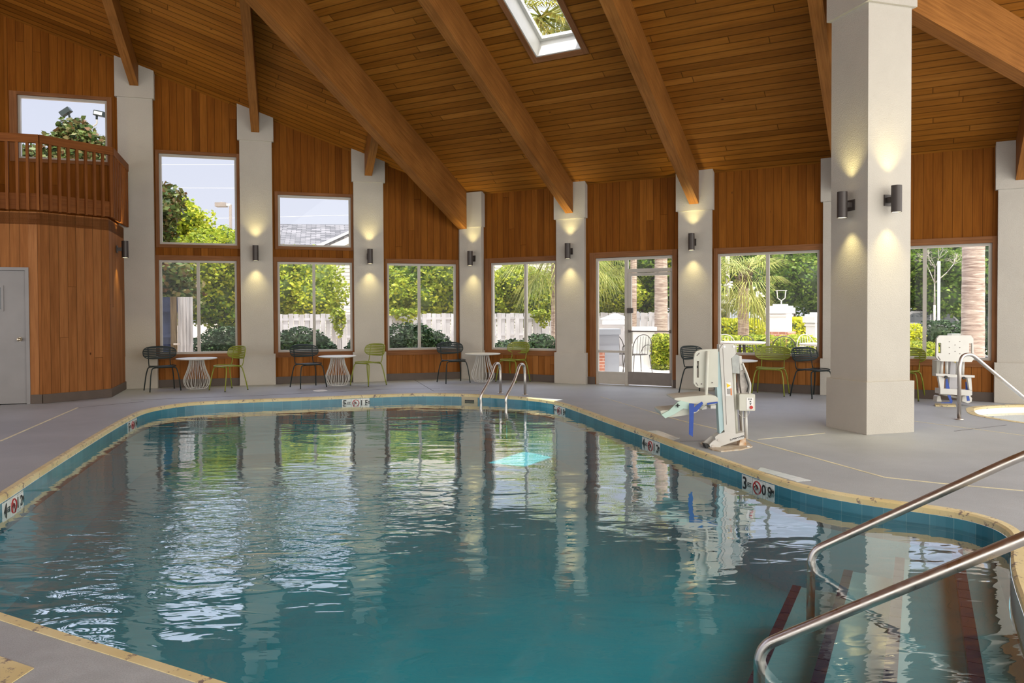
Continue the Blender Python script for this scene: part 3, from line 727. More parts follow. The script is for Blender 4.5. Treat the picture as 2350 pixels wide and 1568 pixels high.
# ------------------------------------------------------------------ wall lamps
def make_sconce(loc, n, label, power=34.0, first=[None]):
    """loc on the wall; n outward normal"""
    rzv = math.atan2(n.y, n.x) + PI/2      # local -y points out of the wall
    if first[0] is None:
        t = thing('wall_lamp', loc, label, 'wall lamp', 'up and down wall lamps', rz=rzv)
        MB().box((0, -.008, 0), (.105, .016, .125)).build('back_plate', M['bronze'], t)
        MB().box((0, -.05, 0), (.055, .075, .06)).build('arm', M['bronze'], t)
        b = MB(); b.tube([(0, -.135, -.15), (0, -.135, .15)], .056, 24, caps=False); b.tube([(0, -.135, .15), (0, -.135, -.15)], .050, 24, caps=False)
        b.build('lamp_tube', M['bronze'], t)
        for sg in (-1, 1):
            MB().tube([(0, -.135, sg*.147), (0, -.135, sg*.139)], .051, 24).build('lamp_lens', M['lens'], t)
            l = bpy.data.lights.new('lamp_light', 'SPOT'); l.energy = power; l.spot_size = math.radians(82); l.spot_blend = .9; l.shadow_soft_size = .03; l.color = (1.0, .84, .36)
            lo = bpy.data.objects.new('lamp_light', l); COL.objects.link(lo); lo.parent = t; lo.location = (0, -.130, sg*.152)
            lo.rotation_euler = (0 if sg < 0 else PI, 0, 0)
        first[0] = t; return t
    c = copy_tree(first[0]); c.location = loc; c.rotation_euler = (0, 0, rzv); tag(c, label); return c
make_sconce(PL(4.22, 2.585, .09), nL, 'lamp on the column between the first and second window pair')
make_sconce(PL(2.02, 2.56, .09), nL, 'lamp on the column behind the second green chair from the left')
make_sconce(PR(.30, 2.54, .14), nR, 'lamp on the narrow corner column above the third table')
make_sconce(PR(2.50, 2.60, .09), nR, 'lamp on the column just left of the exit door')
make_sconce(PR(4.93, 2.66, .09), nR, 'lamp on the column just right of the exit door')
make_sconce(PC - e1*.30 + e2*(-.05) + Z*2.63, -e1, 'lamp on the left face of the big square pillar')
make_sconce(PC - e2*.30 + e1*(-.03) + Z*2.66, -e2, 'lamp on the right face of the big square pillar')
make_sconce(Vector((-7.01, 13.37, 2.56)), nB, 'lamp on the side of the wooden balcony tower')

# ------------------------------------------------------------------ pool
px_edge = [(0, 1131.7), (57, 1095), (115, 1059), (172, 1024.6), (229.5, 990), (287, 957.7), (325, 940.5), (382, 930), (440, 923), (500, 920), (600, 915.8), (700, 912.2), (802, 908), (904, 904), (989, 902.5), (1074, 904), (1142, 907.2), (1210, 911.7), (1262, 917.5), (1296, 925), (1347, 942), (1415, 967), (1500, 996), (1568, 1021), (1657, 1052), (1747, 1083.6), (1821, 1107.5), (1896, 1125.5), (2000, 1143), (2085, 1154), (2193, 1168.5), (2266, 1185), (2320, 1205)]
edge = [gp(x, y).xy for x, y in px_edge]
edge = [Vector((p.x, p.y, 0)) for p in edge]
def UVp(u, v): return uR*u + nR*v
edge += [Vector((3.17, 4.62, 0)), UVp(.50, -5.0), UVp(.50, -4.0), UVp(.50, -3.0), UVp(.48, -2.5), UVp(.35, -2.12), UVp(.05, -1.955), UVp(-.6, -1.94), UVp(-1.5, -1.93), UVp(-2.5, -1.915), UVp(-3.7, -1.885), Vector((-3.0, 3.78, 0)), Vector((-3.45, 4.15, 0)), Vector((-3.75, 4.75, 0)), Vector((-3.9, 5.4, 0))]
outer = bez(edge, 2, True)
if sum(outer[i].x*outer[(i+1) % len(outer)].y-outer[(i+1) % len(outer)].x*outer[i].y for i in range(len(outer))) < 0: outer = outer[::-1]
def inset(loop, w):
    n = len(loop); out = []
    for i in range(n):
        t = (loop[(i+1) % n]-loop[i-1]).normalized(); nn = Vector((-t.y, t.x, 0)); out.append(loop[i]+nn*w)
    return out
inner = inset(outer, .06)
WATER = -.125
NP = len(outer)
# spa outline
SPC = Vector((7.44, 9.90, 0))
spo = []
for k in range(8):
    a = A1 + PI/8 + k*PI/4; spo.append(SPC + Vector((math.cos(a), math.sin(a), 0))*1.34)
spo = fillet(spo+[spo[0]], .35, 4); spo = bez(spo[1:-1], 1, True)
if sum(spo[i].x*spo[(i+1) % len(spo)].y-spo[(i+1) % len(spo)].x*spo[i].y for i in range(len(spo))) < 0: spo = spo[::-1]
spi = inset(spo, .09)
# deck with both openings
import bmesh
bm = bmesh.new()
room = [PR(-.05, 0, -.14), PR(11.2, 0, -.14), Vector((13.5, -6, 0)), Vector((-13, -6, 0)), Vector((-12.5, 8, 0)), PS(2.5, 0, -.1), PL(8.55, 0, -.14), PL(.05, 0, -.14)]
def loop_edges(pts):
    vs = [bm.verts.new(p) for p in pts]
    return [bm.edges.new((vs[i], vs[(i+1) % len(vs)])) for i in range(len(vs))]
es = loop_edges(room)+loop_edges(outer)+loop_edges(spo)
bmesh.ops.triangle_fill(bm, use_beauty=True, use_dissolve=False, edges=es)
for fc in bm.faces:
    if fc.normal.z < 0: fc.normal_flip()
me = bpy.data.meshes.new('floor'); bm.to_mesh(me); bm.free(); me.materials.append(M['deckm'])
fl = bpy.data.objects.new('floor', me); COL.objects.link(fl); S(fl)
# coping
def ring(loA, zA, loB, zB, mb, m=0, u0=0.0, vscale=True):
    u = 0.0; n = len(loA)
    for i in range(n):
        j = (i+1) % n; L = (loA[j]-loA[i]).length
        mb.poly([loA[i]+Z*zA, loA[j]+Z*zA, loB[j]+Z*zB, loB[i]+Z*zB], [(u, zA), (u+L, zA), (u+L, zB if abs(zB-zA) > .001 else -.06), (u, zB if abs(zB-zA) > .001 else -.06)], m, True); u += L
mb = MB(); o2 = inset(outer, -.004); ring(o2, .004, inset(outer, .045), .004, mb); ring(inset(outer, .045), .004, inner, -.008, mb); ring(inner, -.008, inner, -.048, mb); ring(o2, -.02, o2, .004, mb)
tag(mb.build('pool_coping', M['coping']), 'chipped pale yellow painted edge running round the pool', 'pool edge')
mb = MB(); ring(inset(outer, .062), -.048, inset(outer, .062), -.30, mb); S(mb.build('trim_pool_tile_band', M['tile']))
DEPTH = -.90
fl_in = inset(outer, .066)
mb = MB(); ring(fl_in, -.28, fl_in, DEPTH, mb)
mb.poly([p+Z*DEPTH for p in inset(outer, .0)], [(p.x, p.y) for p in outer])
S(mb.build('floor_pool_basin', M['plaster']))
mb = MB(); mb.poly([p+Z*WATER for p in inset(outer, .061)], [(p.x, p.y) for p in outer])
o = mb.build('pool_water', M['water']); tag(o, kind='structure')
# wide entry steps with dark tile nosings
r = thing('pool_steps', UVp(0, -4)+Z*DEPTH, 'wide underwater entry steps with dark tile edges by the near handrails', 'steps')
for k, (u, zt) in enumerate(((.20, -.20), (-.14, -.30), (-.46, -.42), (-.79, -.56))):
    v0, v1 = (-5.86, -5.80, -5.74, -5.66)[k], -2.08
    p0, p1, p2, p3 = UVp(u, v0), UVp(.42, v0+.12), UVp(.42, v1), UVp(u, v1)
    zz = DEPTH+.002
    rel(MB().hexa([p0+Z*zz, p1+Z*zz, p2+Z*zz, p3+Z*zz, p0+Z*(zt-.001*k), p1+Z*(zt-.001*k), p2+Z*(zt-.001*k), p3+Z*(zt-.001*k)]).build('step', M['stepm']), r)
    st = MB(); n_ = 26
    for i in range(n_):
        va = v0 + (v1-v0)*i/n_ + .004; vb = v0 + (v1-v0)*(i+1)/n_ - .004
        st.hexa([UVp(u-.004, va)+Z*(zt-.05), UVp(u+.055, va)+Z*(zt-.05), UVp(u+.055, vb)+Z*(zt-.05), UVp(u-.004, vb)+Z*(zt-.05), UVp(u-.004, va)+Z*(zt+.003), UVp(u+.055, va)+Z*(zt+.003), UVp(u+.055, vb)+Z*(zt+.003), UVp(u-.004, vb)+Z*(zt+.003)])
    rel(st.build('nosing_tiles', M['step_tile']), r)
# spa
mb = MB(); ring(inset(spo, -.004), .004, spi, .004, mb); ring(spi, .004, spi, -.05, mb); ring(inset(spo, -.004), -.02, inset(spo, -.004), .004, mb)
tag(mb.build('spa_coping', M['coping']), 'pale yellow edge round the white spa at far right', 'spa edge')
mb = MB(); ring(inset(spo, .092), -.03, inset(spo, .092), -.6, mb); ring(inset(spo, .092), -.28, inset(spo, .45), -.28, mb); mb.poly([p-Z*.6 for p in inset(spo, .085)])
S(mb.build('floor_spa_basin', M['spa']))
def still():
    m, nt, out = newmat('spa_water')
    gl = N(nt, 'ShaderNodeBsdfGlossy', {'Color': (1, 1, 1, 1), 'Roughness': .02}); tr = N(nt, 'ShaderNodeBsdfTransparent', {'Color': (.93, .98, 1, 1)})
    mx = N(nt, 'ShaderNodeMixShader', {0: surf_reflect(nt, None, .03, 4.0), 1: tr.outputs[0], 2: gl.outputs[0]}); nt.links.new(mx.outputs[0], out.inputs[0]); return m
mb = MB(); mb.poly([p-Z*.07 for p in inset(spo, .091)]); S(mb.build('spa_water', still()))

# deck joints
M['joint'] = plain('cream_joint_filler', (.80, .74, .50), .7, var=.1, vscale=4); M['crack'] = plain('dark_saw_cut', (.13, .12, .12), .9)
JN = [0]
def joint(px, w=.016, mat='joint', z=.0025):
    P = [gp(x, y) for x, y in px]; mb = MB()
    for a, b in zip(P[:-1], P[1:]):
        t = (b-a).normalized(); n = Vector((-t.y, t.x, 0))*(w/2); up = Z*z
        mb.hexa([a-n, b-n, b+n, a+n, a-n+up, b-n+up, b+n+up, a+n+up])
    JN[0] += 1; S(mb.build('trim_joint_%d' % JN[0], M[mat]))
joint([(1378, 911), (1490, 944)], .014); joint([(1490, 944), (1560, 965), (1640, 984), (1725, 1012), (1850, 1046), (1990, 1085), (2030, 1096), (2150, 1109), (2349, 1127)], .026)
joint([(2098, 967), (2350, 1000)], .015); joint([(0, 1013), (178, 936)], .028); joint([(178, 936), (330, 922)], .008, 'crack'); joint([(951, 872), (995, 898)], .010, 'crack')
joint([(1738, 1009), (1860, 998), (1893, 994)], .012); joint([(1560, 1013), (1640, 1012)], .008, 'crack'); joint([(995, 898), (1100, 897)], .006, 'crack'); joint([(2190, 990), (2310, 976)], .008, 'crack')
joint([(300, 919), (620, 907), (900, 893), (1010, 893)], .010, 'crack')
# pale tiles set in the deck beside the edge
def decktile(px, mat='mtile'):
    P = [gp(x, y) for x, y in px]; mb = MB(); mb.ext(P, Z*.003); return mb.build('deck_tile', M[mat])
tag(decktile([(1745, 1073), (1861, 1103), (1828, 1106), (1738, 1080)]), 'strip of pale tiles in the deck above the 3 ft marker', 'deck tile')
tag(decktile([(1479, 990), (1511, 989), (1560, 1006), (1545, 1011)]), 'pale tile in the deck above the 4 ft marker', 'deck tile')
tag(decktile([(0, 1508), (78, 1535), (28, 1568), (0, 1600)], 'coping'), 'yellow painted patch on the deck, bottom left corner', 'deck patch')
sk = gp(735, 897); tag(MB().lathe(sk, [(.13, 0), (.13, .006), (.12, .009)], 24).build('deck_access_disc', M['paper']), 'round white skimmer lid in the deck near the second table', 'lid')

# depth markers: tiles with characters, half under the waterline
def text_mesh(txt, size, ext=.0008):
    cu = bpy.data.curves.new('lettering', 'FONT'); cu.body = txt; cu.size = size; cu.extrude = ext; cu.align_x = 'CENTER'; cu.align_y = 'CENTER'; cu.offset = size*.02
    ob = bpy.data.objects.new('lettering', cu); COL.objects.link(ob)
    dg = bpy.context.evaluated_depsgraph_get(); me = bpy.data.meshes.new_from_object(ob.evaluated_get(dg)); bpy.data.objects.remove(ob); return me
M['ink'] = plain('black_glaze', (.012, .014, .013), .4); M['redink'] = plain('red_glaze', (.40, .03, .03), .4)
def place(me, name, mat, par, loc, xax, up):
    me.materials.clear(); me.materials.append(mat); me.name = name
    o = bpy.data.objects.new(name, me); COL.objects.link(o); zax = xax.cross(up).normalized()
    mw = Matrix(((xax.x, up.x, zax.x, loc.x), (xax.y, up.y, zax.y, loc.y), (xax.z, up.z, zax.z, loc.z), (0, 0, 0, 1)))
    o.parent = par; o.matrix_parent_inverse = Matrix.Translation(-Vector(par.location)) ; o.matrix_basis = mw; return o
wallr = inset(outer, .0635)
def marker(px, py, ft, mt, label, sc=1.0, showring='redink'):
    c0 = gp(px, py, WATER+.04); i = min(range(NP), key=lambda k: (wallr[k].xy-c0.xy).length)
    c = wallr[i].copy(); t = (wallr[(i+1) % NP]-wallr[i-1]).normalized()
    inn = Vector((-t.y, t.x, 0))                     # into the pool
    x = -t if True else t                            # reading direction seen from the pool
    if (x.cross(Z)).dot(inn) < 0: x = t
    c = c + Z*(WATER-.003)
    r = thing('depth_marker', c, label, 'depth marker', 'depth markers on the pool wall')
    for k in (-1, 0, 1):
        mb = MB(); mb.box(c + x*(.156*k*sc)+inn*.002, (.150*sc, .008, .148), (x, inn, Z)); rel(mb.build('tile', M['mtile']), r)
    o_ = inn*.0085
    def put(txt, dx, dz, size, m='ink'): place(text_mesh(txt, size), 'lettering', M[m], r, c + x*dx*sc + Z*dz + o_, x, Z)
    put(ft, -.185, .0, .15); put('FT', -.115, .0, .055)
    a, b = mt.split('.'); put(a, .095, .0, .12); put('.', .145, -.02, .12); put(b, .178, .0, .12); put('M', .222, .015, .042)
    rg = MB(); R_ = .055
    rg.tube([c+o_+x*(R_*math.cos(q))+Z*(R_*math.sin(q)) for q in [2*PI*k/28 for k in range(28)]], .006, 6, closed=True)
    rg.tube([c+o_-x*.036+Z*.040, c+o_+x*.036-Z*.040], .005, 6)
    rel(rg.build('no_diving_ring', M[showring]), r)
    dv = MB(); dv.tube([c+o_-x*.03+Z*.01, c+o_-x*.005+Z*.022, c+o_+x*.03-Z*.012], [.004, .006, .003], 6); dv.tube([c+o_-x*.038+Z*.002, c+o_-x*.032+Z*.006], .006, 6)
    rel(dv.build('diver_figure', M['ink']), r)
marker(1776, 1108, '3', '0.9', 'depth marker reading 3 ft with a no diving ring', 1.0)
marker(1501, 1013, '4', '1.2', 'depth marker reading 4 ft below the pool lift seat')
marker(1293, 938, '5', '1.5', 'depth marker on the curve of the far pool edge right of the ladder')
marker(804, 920, '5', '1.5', 'depth marker reading 5 ft in the middle of the far pool edge')
marker(287, 972, '5', '1.5', 'depth marker at the far left bend of the pool')
marker(30, 1145, '4', '1.2', 'pale depth marker at the left edge of the view')
# skimmer plate
c0 = gp(1069, 918, WATER+.04); i = min(range(NP), key=lambda k: (wallr[k].xy-c0.xy).length); c = wallr[i]+Z*(WATER+.01); t = (wallr[(i+1) % NP]-wallr[i-1]).normalized(); inn = Vector((-t.y, t.x, 0))
r = thing('skimmer_plate', c, 'beige skimmer plate with a dark slot left of the pool ladder', 'skimmer plate')
rel(MB().box(c+inn*.002, (.30, .012, .14), (t, inn, Z)).build('plate', plain('beige_plate', (.50, .44, .30), .5)), r); rel(MB().box(c+inn*.010+Z*.005, (.17, .006, .025), (t, inn, Z)).build('slot', M['black']), r)

# ------------------------------------------------------------------ rails and ladder
def ladder():
    b0, b1 = gp(1148.7, 902.8), gp(1205, 906.3)
    t = (b1-b0).normalized(); inn = Vector((t.y, -t.x, 0))
    if inn.y > 0: inn = -inn
    r = thing('pool_ladder', (b0+b1)/2, 'polished steel pool ladder with two tall looped handrails', 'ladder')
    for b in (b0, b1):
        q = lambda o, z: b + inn*o + Z*z
        pts = fillet([q(0, 0), q(0, .36), q(.03, .52), q(.17, .53), q(.34, .26), q(.62, 0.02), q(.60, -.14), q(.62, -.95)], .16, 7)
        rel(MB().tube(pts, .024, 12).build('handrail', M['steel']), r)
        rel(MB().lathe(b, [(.055, .001), (.055, .006), (.03, .016)], 20).build('flange', M['steel']), r)
    for z in (-.40, -.70):
        rel(MB().box((b0+b1)/2+inn*.62+Z*z, ((b1-b0).length, .07, .025), (t, inn, Z)).build('tread', M['steel']), r)
ladder()
def near_rail(u0, v, zb, label):
    q = lambda o, z: UVp(u0+o, v) + Z*z
    base = q(-.02, -.55)
    r = thing('handrail', q(1.75, 0), label, 'handrail', 'near handrails over the entry steps')
    zd = WATER
    pts = fillet([q(-.035, -.55), q(-.03, zd+.055), q(.98, .575), q(1.12, .655), q(1.55, .66), q(1.66, .60), q(1.66, 0.0)], .075, 9)
    rel(MB().tube(pts, .0245, 20).build('rail_tube', M['steel']), r)
    rel(MB().lathe(q(1.66, 0), [(.055, .001), (.055, .006), (.03, .016)], 20).build('flange', M['steel']), r)
gA, gB = gp(1858, 1286, WATER), gp(1738, 1512, WATER)
near_rail(gA.dot(uR)+.04, gA.dot(nR), 0, 'steel handrail over the entry steps, the farther of the near pair')
near_rail(gB.dot(uR)+.04, gB.dot(nR), 0, 'steel handrail over the entry steps, nearest to the camera')
sb = gp(2201, 963); sd_ = (SPC-sb); sd_.z = 0; sd_.normalize(); sdv = Vector((1.0, .12, 0)).normalized()
r = thing('spa_handrail', sb, 'steel handrail rising beside the big pillar and sloping into the spa', 'handrail')
q = lambda o, z: sb + sdv*o + Z*z
rel(MB().tube(fillet([q(0, 0), q(0, .70), q(.04, .83), q(.17, .84), q(.95, .235), q(1.25, 0.0), q(1.3, -.4)], .13, 8), .0235, 16).build('rail_tube', M['steel']), r)
rel(MB().lathe(sb, [(.055, .001), (.055, .006), (.03, .018)], 20).build('flange', M['steel']), r)

# ------------------------------------------------------------------ chairs and tables
def make_chair(mat, label, group):
    t = thing('metal_chair', (0, 0, 0), label, 'chair', group)
    W2 = .215
    # seat: slats inside a rounded rim
    rim = []
    for k in range(40):
        a = 2*PI*k/40; cx = math.copysign(abs(math.cos(a))**.55, math.cos(a))*W2; cy = math.copysign(abs(math.sin(a))**.55, math.sin(a))*.205
        rim.append((cx, cy-.01, .452 - .010*(cx/W2)**2*0 + .008*math.cos(a*2)))
    s = MB(); s.tube(rim, .0075, 6, closed=True)
    for k in range(9):
        y = -.185 + k*.044 ; w = W2*(max(0.0, 1-abs((y+.0)/.212)**3.6))**.28
        s.box((0, y, .449-.006*(1-abs(y)/.2)), (2*w-.006, .034, .004))
    s.box((-.09, -.01, .443), (.02, .39, .005)); s.box((.09, -.01, .443), (.02, .39, .005))
    s.build('seat', mat, t)
    # backrest
    BW, z0, z1 = .285, .575, .802
    def bp(x, z):
        k = (z-z0)/(z1-z0); return (x, .235 + .045*k - .085*(x/BW)**2, z)
    b = MB(); loop = []
    for k in range(48):
        a = 2*PI*k/48; x = math.copysign(abs(math.cos(a))**.62, math.cos(a))*BW; z = (z0+z1)/2 + math.copysign(abs(math.sin(a))**.72, math.sin(a))*(z1-z0)/2
        loop.append(bp(x, z))
    b.tube(loop, .0085, 6, closed=True)
    ns_ = 7
    for k in range(ns_):
        zz = z0 + .020 + k*(z1-z0-.040)/(ns_-1); rr = abs((zz-(z0+z1)/2)/((z1-z0)/2)); xm = BW*(max(.02, 1-rr**(2/.72)))**(.62/2)
        n_ = 10
        for i in range(n_):
            x0, x1 = -xm + 2*xm*i/n_, -xm+2*xm*(i+1)/n_
            pa, pb_ = Vector(bp(x0, zz)), Vector(bp(x1, zz)); h = Z*.0118; th_ = Vector((0, .004, 0))
            b.hexa([pa-h-th_, pb_-h-th_, pb_-h+th_, pa-h+th_, pa+h-th_, pb_+h-th_, pb_+h+th_, pa+h+th_])
    for sx_ in (-.185, .185):
        pa, pb_ = Vector(bp(sx_, z0+.012)), Vector(bp(sx_, z1-.012)); b.bar(pa+Vector((0, .004, 0)), pb_+Vector((0, .004, 0)), .022, .006, Vector((0, 1, 0)))
    b.build('backrest', mat, t)
    for sx_ in (-1, 1):
        MB().tube([(sx_*.185, .17, .445), (sx_*.185, .195, .50), Vector(bp(sx_*.185, z0+.02))+Vector((0, .006, 0))], .0085, 8).build('back_post', mat, t)
    fr = MB()
    for yy in (-.15, .15): fr.tube([(-.17, yy, .432), (.17, yy, .432)], .010, 8)
    fr.build('seat_frame', mat, t)
    for sx_ in (-1, 1):
        for sy, yy, fy in ((-1, -.15, -.225), (1, .15, .235)):
            MB().tube(fillet([(sx_*.13, yy, .433), (sx_*.205, yy+sy*.005, .425), (sx_*.235, yy+sy*.03, .30), (sx_*.262, fy, .012)], .06, 5), .0105, 8).build('leg', mat, t)
            k = [c for c in bpy.data.objects if c.parent == t and c.name.startswith('leg')][-1]
            MB().tube([(sx_*.2615, fy-.001*sy, .014), (sx_*.263, fy, 0.0005)], .012, 8).build('foot_cap', M['black'], k)
    return t
dark = make_chair(M['charcoal'], 'x', 'charcoal slatted metal chairs'); lime = make_chair(M['green'], 'x', 'olive green slatted metal chairs')
used = {'d': False, 'g': False}
def put_chair(kind, px, py, face, label):
    src = dark if kind == 'd' else lime
    o = src if not used[kind] else copy_tree(src); used[kind] = True
    g = gp(px, py); o.location = g; o.rotation_euler = (0, 0, math.radians(face)); tag(o, label); return o
# face: rotation about z; 0 = facing the camera
put_chair('d', 373, 896.5, 38, 'charcoal slatted chair left of the first table, beside the wooden tower')
put_chair('g', 524, 895.5, -38, 'olive green slatted chair right of the first table')
put_chair('d', 708, 889, 40, 'charcoal slatted chair left of the second table')
put_chair('g', 845, 884.5, -38, 'olive green slatted chair in front of the stucco column by the second table')
put_chair('d', 1041, 878, 28, 'charcoal slatted chair left of the table by the corner column')
put_chair('g', 1177, 876.5, -40, 'olive green slatted chair right of the table behind the ladder')
put_chair('d', 1606, 902, 35, 'charcoal slatted chair mostly hidden behind the pool lift')
put_chair('g', 1768, 906, -30, 'olive green slatted chair right of the pool lift, in front of the window')
put_chair('d', 1866, 911, 25, 'charcoal slatted chair left of the big square pillar')
put_chair('g', 2073, 916, -40, 'olive green slatted chair nearly hidden behind the big pillar')
def make_table():
    t = thing('side_table', (0, 0, 0), 'x', 'table', 'round white wire tables'); Hh = .565
    MB().lathe((0, 0, 0), [(.15, Hh-.018), (.345, Hh-.012), (.362, Hh-.004), (.364, Hh+.008), (.355, Hh+.010), (.345, Hh-.002)], 40).build('tabletop', M['white'], t)
    w = MB()
    for k in range(20):
        a = 2*PI*k/20; pr = [(.125, Hh-.018), (.135, .46), (.175, .33), (.225, .21), (.238, .145), (.222, .08), (.185, .025), (.17, .012)]
        pr = bez([(r_*math.cos(a), r_*math.sin(a), z_) for r_, z_ in pr], 1)
        w.tube(pr, .0058, 6)
    w.build('wire_cage', M['white'], t)
    MB().tube([(.172*math.cos(2*PI*k/30), .172*math.sin(2*PI*k/30), .008) for k in range(30)], .0075, 6, closed=True).build('base_ring', M['white'], t)
    MB().tube([(.123*math.cos(2*PI*k/24), .123*math.sin(2*PI*k/24), Hh-.024) for k in range(24)], .007, 6, closed=True).build('top_ring', M['white'], t)
    return t
tb = make_table()
for i, (px, py, lab) in enumerate(((452, 892, 'round white wire table beside the wooden tower, first from the left'), (775, 884.5, 'round white wire table under the second window from the left'), (1108, 876, 'round white wire table partly sunlit behind the pool ladder'), (1688, 904, 'round white wire table behind the near pool lift'))):
    o = tb if i == 0 else copy_tree(tb); o.location = gp(px, py); tag(o, lab)

# ------------------------------------------------------------------ pool lift beside the pool
def px_ext(mb, pts, Y, dep, m=0):
    return mb.ext([at(x, y, Y) for x, y in pts], Vector((0, dep, 0)), m)
def rrect(x0, y0, x1, y1, r, n=5):
    out = []
    for cx, cy, a0 in ((x1-r, y0+r, -90), (x1-r, y1-r, 0), (x0+r, y1-r, 90), (x0+r, y0+r, 180)):
        for k in range(n+1):
            a = math.radians(a0+90*k/n); out.append((cx+r*math.cos(a), cy+r*math.sin(a)))
    return out
def frame_with_slot(mb, outer_, x0, x1, y0, y1, Y, dep, xl, xr):
    """panel outline split around a vertical slot"""
    pass
def lift_near():
    Y = 7.74
    r = thing('pool_lift', gp(1668, 1030), 'white pool lift at the pool edge, its cream seat hanging a blue strap', 'pool lift')
    g = [gp(x, y) for x, y in ((1607, 1019), (1632, 1008), (1712, 1012), (1727, 1027), (1700, 1034), (1655, 1038), (1634, 1034))]
    rel(MB().ext(g, Z*.012).build('base_plate', plain('cream_stained_plate', (.55, .51, .42), .6, var=.12, vscale=18, col2=(.40, .28, .16))), r)
    m = MB(); px_ext(m, [(1641, 1003), (1649, 997), (1664, 992), (1689, 996), (1708, 992), (1708, 1007), (1676, 1017), (1653, 1025), (1643, 1016)], Y-.004, .112)
    arm = rel(m.build('lower_arm', M['liftw']), r)
    b = MB(); px_ext(b, [(1677, 1007.2), (1707, 998.2), (1707, 1003.8), (1677, 1013)], Y-.008, .003); o = b.build('brand_plate', M['paper']); o.parent = arm
    xa = (at(1707, 1001, Y)-at(1677, 1010, Y)).normalized(); upv = Vector((0, -1, 0)).cross(xa)*-1
    upv = xa.cross(Vector((0, 1, 0)))*-1 if (xa.cross(Vector((0, 1, 0)))).z < 0 else xa.cross(Vector((0, 1, 0)))
    tm = text_mesh('SUPERPOWER', .024, .0006); tm.materials.append(M['ink']); o = bpy.data.objects.new('lettering', tm); COL.objects.link(o)
    c = at(1692, 1005.6, Y-.0105); za = xa.cross(upv)
    o.parent = arm; o.matrix_basis = Matrix(((xa.x, upv.x, za.x, c.x), (xa.y, upv.y, za.y, c.y), (xa.z, upv.z, za.z, c.z), (0, 0, 0, 1)))
    m = MB(); px_ext(m, [(1628, 1021), (1637, 1012), (1643, 1010), (1654, 1019), (1654, 1034), (1633, 1034)], Y-.06, .02); px_ext(m, [(1613, 1017), (1630, 1002), (1636, 1001), (1639, 1006), (1622, 1026), (1616, 1027)], Y+.10, .02)
    rel(m.build('pivot_bracket', M['liftw']), r)
    m = MB(); px_ext(m, [(1618, 1020), (1630, 1023), (1632, 1033), (1620, 1029)], Y-.05, .12); rel(m.build('rubber_block', M['black']), r)
    m = MB(); c = at(1637, 1025.5, Y-.07); m.tube([c, c+Vector((0, .03, 0))], .018, 16); c = at(1649, 1010.5, Y-.01); m.tube([c, c+Vector((0, .03, 0))], .013, 12); rel(m.build('pivot_bolt', M['steel']), r)
    m = MB(); px_ext(m, [(1651, 803), (1655, 796), (1659.5, 790), (1683, 789.8), (1688, 794), (1688.5, 813), (1678.3, 822.5), (1682, 880), (1688.8, 1000), (1665, 1000), (1662, 985), (1655, 860)], Y, .10)
    mast = rel(m.build('mast', M['liftw']), r)
    m = MB(); px_ext(m, [(1658.4, 800), (1659.4, 800), (1668, 975), (1667, 975)], Y-.002, .002); o = m.build('groove_shadow_line', M['kick']); o.name = 'groove_shade'; o.parent = mast  # thin dark strip, paints the shade of a groove on the mast
    m = MB(); px_ext(m, [(1640.5, 807), (1651, 807), (1663, 985), (1651.5, 997)], Y+.01, .09); rel(m.build('side_panel', M['aqua']), r)
    m = MB(); px_ext(m, [(1650, 791), (1659, 790), (1659, 805), (1650, 805)], Y+.02, .08); rel(m.build('top_block', M['liftw']), r)
    m = MB()
    for x, y in ((1662.5, 796), (1684, 795.5)):
        c = at(x, y, Y-.008); m.tube([c, c+Vector((0, .02, 0))], .011, 12)
    o = m.build('bolt', M['steel']); o.parent = mast; o.location = (0, 0, 0)
    st = MB(); px_ext(st, rrect(1665.5, 878, 1677.5, 908.5, .8, 2), Y-.003, .0025); o = st.build('warning_sticker', M['paper']); o.parent = mast
    s2 = MB(); px_ext(s2, [(1667.5, 880), (1677, 885), (1668.5, 890.5)], Y-.006, .003); o = s2.build('warning_triangle', M['yellow']); o.parent = mast
    s2 = MB(); px_ext(s2, [(1676.3, 891.5), (1678.8, 891.5), (1679.5, 907.5), (1677, 907.5)], Y-.006, .003); o = s2.build('orange_bar', M['orange']); o.parent = mast
    s2 = MB()
    for k in range(4): px_ext(s2, [(1668.6+k*1.9, 892.5), (1669.3+k*1.9, 892.5), (1669.8+k*1.9, 905), (1669.1+k*1.9, 905)], Y-.006, .003)
    o = s2.build('sticker_lines', M['kick']); o.parent = mast
    # actuator and battery unit at the back
    m = MB(); px_ext(m, [(1679.5, 818), (1690, 814), (1697, 817), (1697.5, 858), (1681, 856)], Y+.04, .08); rel(m.build('actuator_head', plain('smoky_clear_cover', (.40, .42, .40), .25, var=.08, vscale=20)), r)
    m = MB(); m.tube([at(1684, 850, Y+.07), at(1691, 1000, Y+.07)], .017, 12); rel(m.build('actuator_tube', M['plastic']), r)
    m = MB(); m.tube([at(1693, 850, Y+.11), at(1702, 998, Y+.11)], .013, 12); rel(m.build('actuator_rod', M['steel']), r)
    m = MB(); px_ext(m, [(1696, 817), (1702, 817), (1704.5, 849), (1699, 852)], Y+.06, .07); rel(m.build('battery_cover', M['liftw']), r)
    m = MB(); px_ext(m, [(1698, 852), (1706, 851), (1712, 868), (1716, 904), (1703, 908), (1699, 880)], Y+.07, .07); rel(m.build('gear_motor', plain('mottled_gear_motor', (.52, .48, .44), .6, var=.15, vscale=30)), r)
